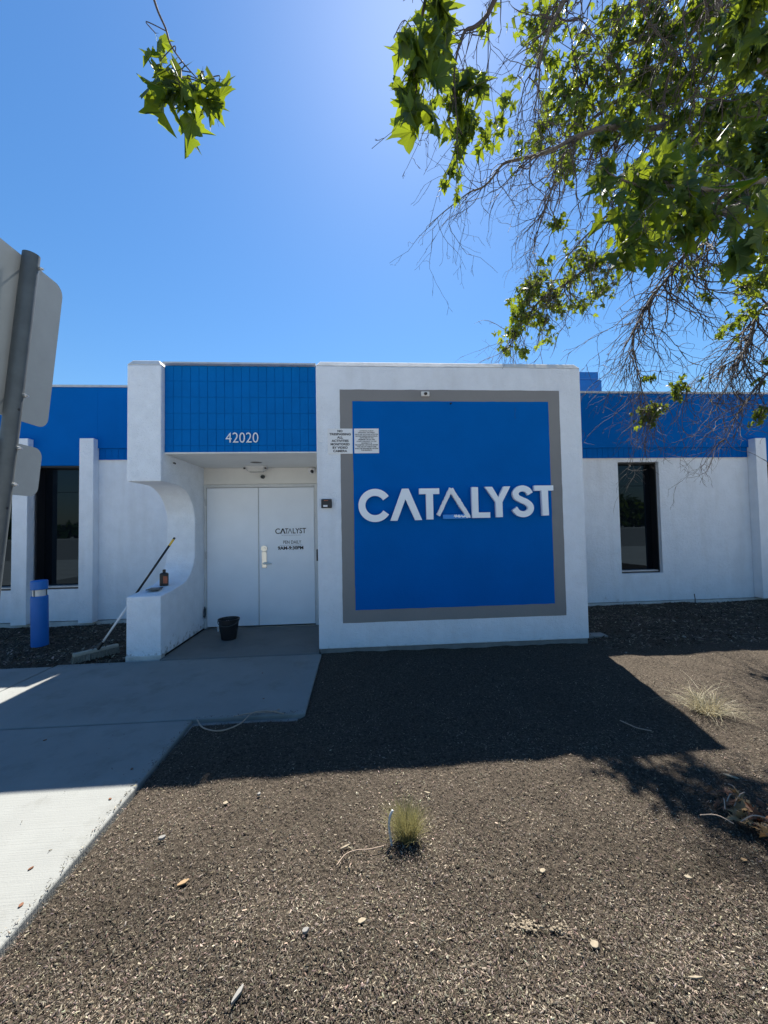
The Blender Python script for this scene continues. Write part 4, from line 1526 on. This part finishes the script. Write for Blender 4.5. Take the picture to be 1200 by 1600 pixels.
# ---------------------------------------------------------------- plants and litter on the bed
def tuft(name, label, x, y, n, h, spread, curl, m, thick, arch):
    r = thing(name, label, 'grass tuft', (x, y, mulch_h(x, y)))
    mb = MB()
    for k in range(n):
        a = random.uniform(0, 2 * math.pi)
        rr_ = spread * .25 * math.sqrt(random.random())
        p = Vector((rr_ * math.cos(a), rr_ * math.sin(a), 0))
        out = Vector((math.cos(a + random.gauss(0, .5)), math.sin(a + random.gauss(0, .5)), 0)) * random.uniform(.1, 1.0) * spread
        hh = h * random.uniform(.45, 1.1)
        pts = []
        sd = Vector((-out.y, out.x, 0)).normalized() if out.length > .001 else Vector((1, 0, 0))
        side = sd * random.gauss(0, curl)
        for j in range(7):
            t = j / 6
            zz_ = hh * (t - arch * t * t * (out.length / spread)) * 1.1
            pts.append(p + out * t + side * t * t + Vector((0, 0, zz_)) + Vector((random.gauss(0, 1), random.gauss(0, 1), random.gauss(0, 1))) * curl * .03)
        wv = thick * random.uniform(.7, 1.3)
        b = len(mb.v)
        fa = random.uniform(0, 6.28)
        wd = Vector((math.cos(fa), math.sin(fa), 0))
        for j, q in enumerate(pts):
            e = wv * (1 - .8 * j / 6)
            mb.v.append(tuple(q - wd * e))
            mb.v.append(tuple(q + wd * e))
        for j in range(6): mb.f.append((b + 2 * j, b + 2 * j + 1, b + 2 * j + 3, b + 2 * j + 2))
    o = mb.build('blades', m, r)
    o['kind'] = 'stuff'
    return r


tuft('grass_tuft', 'small upright yellow-green grass tuft in the sunlit mulch', .215, 1.89, 900, .165, .115, .035, M['grass_green'], .0012, .25)
tuft('straw_tuft', 'dry straw-coloured grass tuft with curling blades beside the shadow edge', 2.70, 2.87, 300, .27, .26, .16, M['grass_dry'], .0018, .95)

r = thing('irrigation_tube', 'grey bent tube sticking out beside the green grass tuft', 'tube', (.133, 1.865, -.01))
MB().tube(smooth_path([(0.008, -.005, -.02), (.0, 0, .03), (-.006, .006, .08), (.0, .012, .12), (.014, .016, .145)], 4), .006, 8).build('tube', M['tubing'], r, smooth=True)

r = thing('fallen_vine', 'long curved reddish stem lying along the walkway corner', 'vine', (-1.0, 3.05, 0.0))
MB().tube([Vector(p) - Vector((-1.0, 3.05, 0)) for p in smooth_path([(-1.27, 3.14, .012), (-1.17, 3.007, .012), (-1.024, 2.947, .015), (-.909, 3.025, .02), (-.858, 3.175, .025), (-.741, 3.22, .014), (-.613, 3.165, .012)], 5)], .005, 6).build('stem', M['root'], r, smooth=True)
MB().tube([Vector(p) - Vector((-1.0, 3.05, 0)) for p in smooth_path([(-1.0, 3.16, .012), (-.86, 3.19, .02), (-.72, 3.19, .02), (-.66, 3.25, .012)], 4)], .004, 6).build('side_stem', M['root'], r, smooth=True)
r = thing('dry_twig', 'thin pale curved twig lying inside the dark shadow', 'twig', (1.96, 2.70, 0))
MB().tube(smooth_path([(-.03, .09, .012), (-.01, .03, .014), (.02, -.03, .014), (.09, -.07, .012)], 5), .0035, 6).build('stem', M['root'], r, smooth=True)
r = thing('dry_twig', 'thin curved tan twig left of the green grass tuft', 'twig', (-.03, 1.80, 0))
MB().tube(smooth_path([(-.085, -.05, .01), (-.05, 0, .012), (0, .02, .012), (.06, .02, .012), (.13, .035, .01)], 5), .0022, 5).build('stem', M['root'], r, smooth=True)
r = thing('wall_stub', 'thin dark stake standing at the foot of the right wall', 'stake', (6.03, 6.55, -.03))
MB().tube([(0, 0, 0), (.004, 0, .10), (0, .01, .19)], .007, 6).build('stake', M['dark_frame'], r)


def scrap(name, label, cat, x, y, pts, m, th=.006, rz=0.0, tilt=.1):
    o = MB().prism(pts, 0, th, 'z').build(name, m, None, bevel=.0015)
    o.location = (x, y, mulch_h(x, y) + .008)
    o.rotation_euler = (tilt, random.uniform(-.15, .15), rz)
    tag(o, label, cat)
    return o


def blob(L, Wd, n=9, sd=0):
    q = random.Random(sd)
    return [(L / 2 * math.cos(2 * math.pi * k / n) * q.uniform(.7, 1.1), Wd / 2 * math.sin(2 * math.pi * k / n) * q.uniform(.7, 1.1)) for k in range(n)]


def gpt(px, py):
    d = RIGHT * ((px - 600) / 600) + DOWN * ((py - 800) / 600) + FWD
    t = -CAM.z / d.z
    return CAM.x + d.x * t, CAM.y + d.y * t


for (px, py, L, Wd, m, nm, lb, ct) in (
        (1140, 1213, .085, .022, 'scrap', 'wood_scrap', 'long pale wood splinter above the dry leaf pile', 'wood scrap'),
        (929, 1472, .034, .026, 'scrap', 'wood_scrap', 'small pale angular chip right of the sandy clod', 'wood scrap'),
        (372, 1552, .062, .014, 'stone', 'wood_scrap', 'white narrow splinter near the bottom left of the mulch', 'wood scrap'),
        (287, 1380, .050, .020, 'dry_leaf', 'fallen_leaf', 'single orange-tan leaf lying on the lit mulch by the walkway', 'leaf'),
        (253, 1310, .036, .024, 'stone', 'stone', 'pale two-toned pebble near the walkway edge', 'stone'),
        (352, 1258, .034, .022, 'scrap', 'fallen_leaf', 'small yellow leaf just below the shadow edge on the left', 'leaf'),
        (405, 1244, .022, .018, 'stone', 'stone', 'small white pebble just below the shadow edge', 'stone'),
        (478, 1458, .026, .020, 'stone', 'stone', 'small grey pebble in the middle of the foreground mulch', 'stone'),
        (565, 1443, .035, .020, 'scrap', 'wood_scrap', 'small tan crumb left of the sandy clod', 'wood scrap'),
        (1075, 1368, .032, .018, 'scrap', 'wood_scrap', 'cream wood chip below the dry leaf pile', 'wood scrap'),
        (848, 1360, .028, .020, 'scrap', 'wood_scrap', 'knobbly tan crumb right of and below the grass tuft', 'wood scrap'),
        (1085, 1527, .060, .007, 'scrap', 'wood_scrap', 'thin straight pale stick near the bottom right', 'stick'),
        (1162, 1341, .030, .018, 'dry_leaf', 'fallen_leaf', 'orange leaf scrap at the edge of the tree shadow', 'leaf'),
        (540, 1325, .055, .010, 'scrap', 'wood_scrap', 'pale flat splinter left of the grass tuft', 'wood scrap'),
        (668, 1240, .040, .012, 'scrap', 'wood_scrap', 'pale splinter just above the grass tuft', 'wood scrap'),
        (978, 1020, .03, .02, 'stone', 'stone', 'pale pebble in the shade right of the sign block', 'stone'),
):
    x, y = gpt(px, py)
    scrap(nm, lb, ct, x, y, blob(L, Wd, 9, px), M[m], .006 if m != 'stone' else .012, random.uniform(-.6, .6) if px != 372 else R(62))

for cx_, cy_, nn_, sp_, lb in ((820, 1443, 170, .030, 'crumbled sandy-coloured clod low in the sunlit mulch'), (872, 1447, 60, .018, 'smaller sandy crumbs just right of the sandy clod')):
    x, y = gpt(cx_, cy_)
    m = MB()
    for k in range(nn_):
        a, b = random.gauss(0, sp_), random.gauss(0, sp_ * .55)
        q = random.choice((.0015, .002, .003, .004, .006))
        m.lathe([(q * .5, -q * .6), (q * random.uniform(.8, 1.1), -q * .1), (q * random.uniform(.6, .9), q * .5), (q * .2, q * .75)], (a, b, .008 + random.uniform(0, .006)), 6)
    o = m.build('soil_clod', M['clod'])
    o.location = (x, y, mulch_h(x, y))
    tag(o, lb, 'clod', kind='stuff')

# heap of fallen dry leaves at the right edge
lpx, lpy = gpt(1150, 1275)
r = thing('leaf_pile', 'heap of dry tan and rust-red leaves in the tree shadow at right', 'leaf pile', (lpx, lpy, 0))
rq = random.Random(5)
for k in range(44):
    px, py = rq.uniform(1110, 1235), 0
    py = 1252 + (px - 1110) * .42 + rq.gauss(0, 13)
    x, y = gpt(px, py)
    me = leaf_me[rq.randrange(8)].copy()
    me.materials.clear()
    me.materials.append(M['brown_leaf'] if (k % 4 == 0 or px < 1135) else M['dry_leaf'])
    o = bpy.data.objects.new('leaf', me)
    COL.objects.link(o)
    o.parent = r
    s = rq.uniform(.04, .075)
    o.scale = (s * rq.uniform(.6, 1), s, s * rq.uniform(.35, .9))
    o.location = (x - lpx, y - lpy, rq.uniform(.012, .04))
    o.rotation_euler = (rq.gauss(0, .4), rq.gauss(0, .4), rq.uniform(0, 6.28))
for k in range(7):
    a = rq.uniform(0, 3)
    x, y = gpt(rq.uniform(1110, 1210), rq.uniform(1250, 1300))
    p = Vector((x - lpx, y - lpy, .03))
    q = Vector((math.cos(a), math.sin(a), .1)) * rq.uniform(.08, .16)
    MB().tube(smooth_path([p, p + q * .5 + Vector((0, 0, .02)), p + q], 4), .0028, 5).build('stalk', M['root'], r)

# leaf crumbs on the slabs
for px, py, lb in ((410, 1052, 'tiny dark leaf crumb on the shaded slab just in front of the stoop'), (412, 1092, 'tiny dark leaf crumb near the front edge of the shaded slab'),
                   (206, 1202, 'tiny dark leaf crumb in the shade by the slanting walkway edge'), (172, 1249, 'tiny dark leaf crumb on lit concrete just below the shadow edge'),
                   (48, 1358, 'tiny dark leaf crumb midway down the lit walkway'), (33, 1415, 'tiny dark leaf crumb lowest on the lit walkway'),
                   (70, 1157, 'tiny dark leaf crumb in the shade below the slab joint')):
    x, y = gpt(px, py)
    o = MB().prism(blob(.022, .014, 7, px), 0, .003, 'z').build('leaf_crumb', M['brown_leaf'])
    o.location = (x, y, .002)
    o.rotation_euler = (.1, .05, px)
    tag(o, lb, 'leaf crumb', 'leaf crumbs on the walkway')

# ---------------------------------------------------------------- across the road, behind the viewer (seen in the window panes)
r = thing('yellow_building', 'low yellow building across the road, reflected in the left window', 'building', (-82, -95, -.09))
MB().box(-4, 4, -3, 3, 0, 3.0).build('wall', M['yellow'], r)
MB().box(-4.3, 4.3, -3.3, 3.3, 3.0, 3.3).build('roof', M['roof'], r)
for k in (-2.4, 0, 2.4): MB().box(k - .5, k + .5, 3.0, 3.05, .9, 2.1).build('window', M['glass'], r)
rg = np.random.default_rng(8)
n = 9000
cx = rg.uniform(-130, 130, n)
hm = 3.2 + 1.6 * np.sin(cx * .13) + 1.1 * np.sin(cx * .41 + 1) + np.where(cx > 0, 1.5, 0)
P = np.stack([cx, -72 + rg.normal(0, 1.2, n), rg.random(n) ** .8 * hm], 1)
a, b = rg.normal(0, .35, (n, 3)), rg.normal(0, .35, (n, 3))
V = np.stack([P - a - b, P + a - b, P + a + b, P - a + b], 1).reshape(-1, 3)
o = npmesh('far_hedgerow', V, np.arange(4 * n).reshape(n, 4), M['leaf'])
tag(o, 'dark row of far shrubs and trees across the road, reflected in the windows', 'trees', kind='stuff')
o = MB().tube([(-200, -34, 6.3), (-100, -34, 5.9), (0, -34, 6.1), (100, -34, 5.9), (200, -34, 6.3)], .03, 6).build('power_line', M['black'])
tag(o, 'thin overhead cable across the road, reflected in the left window', 'cable')
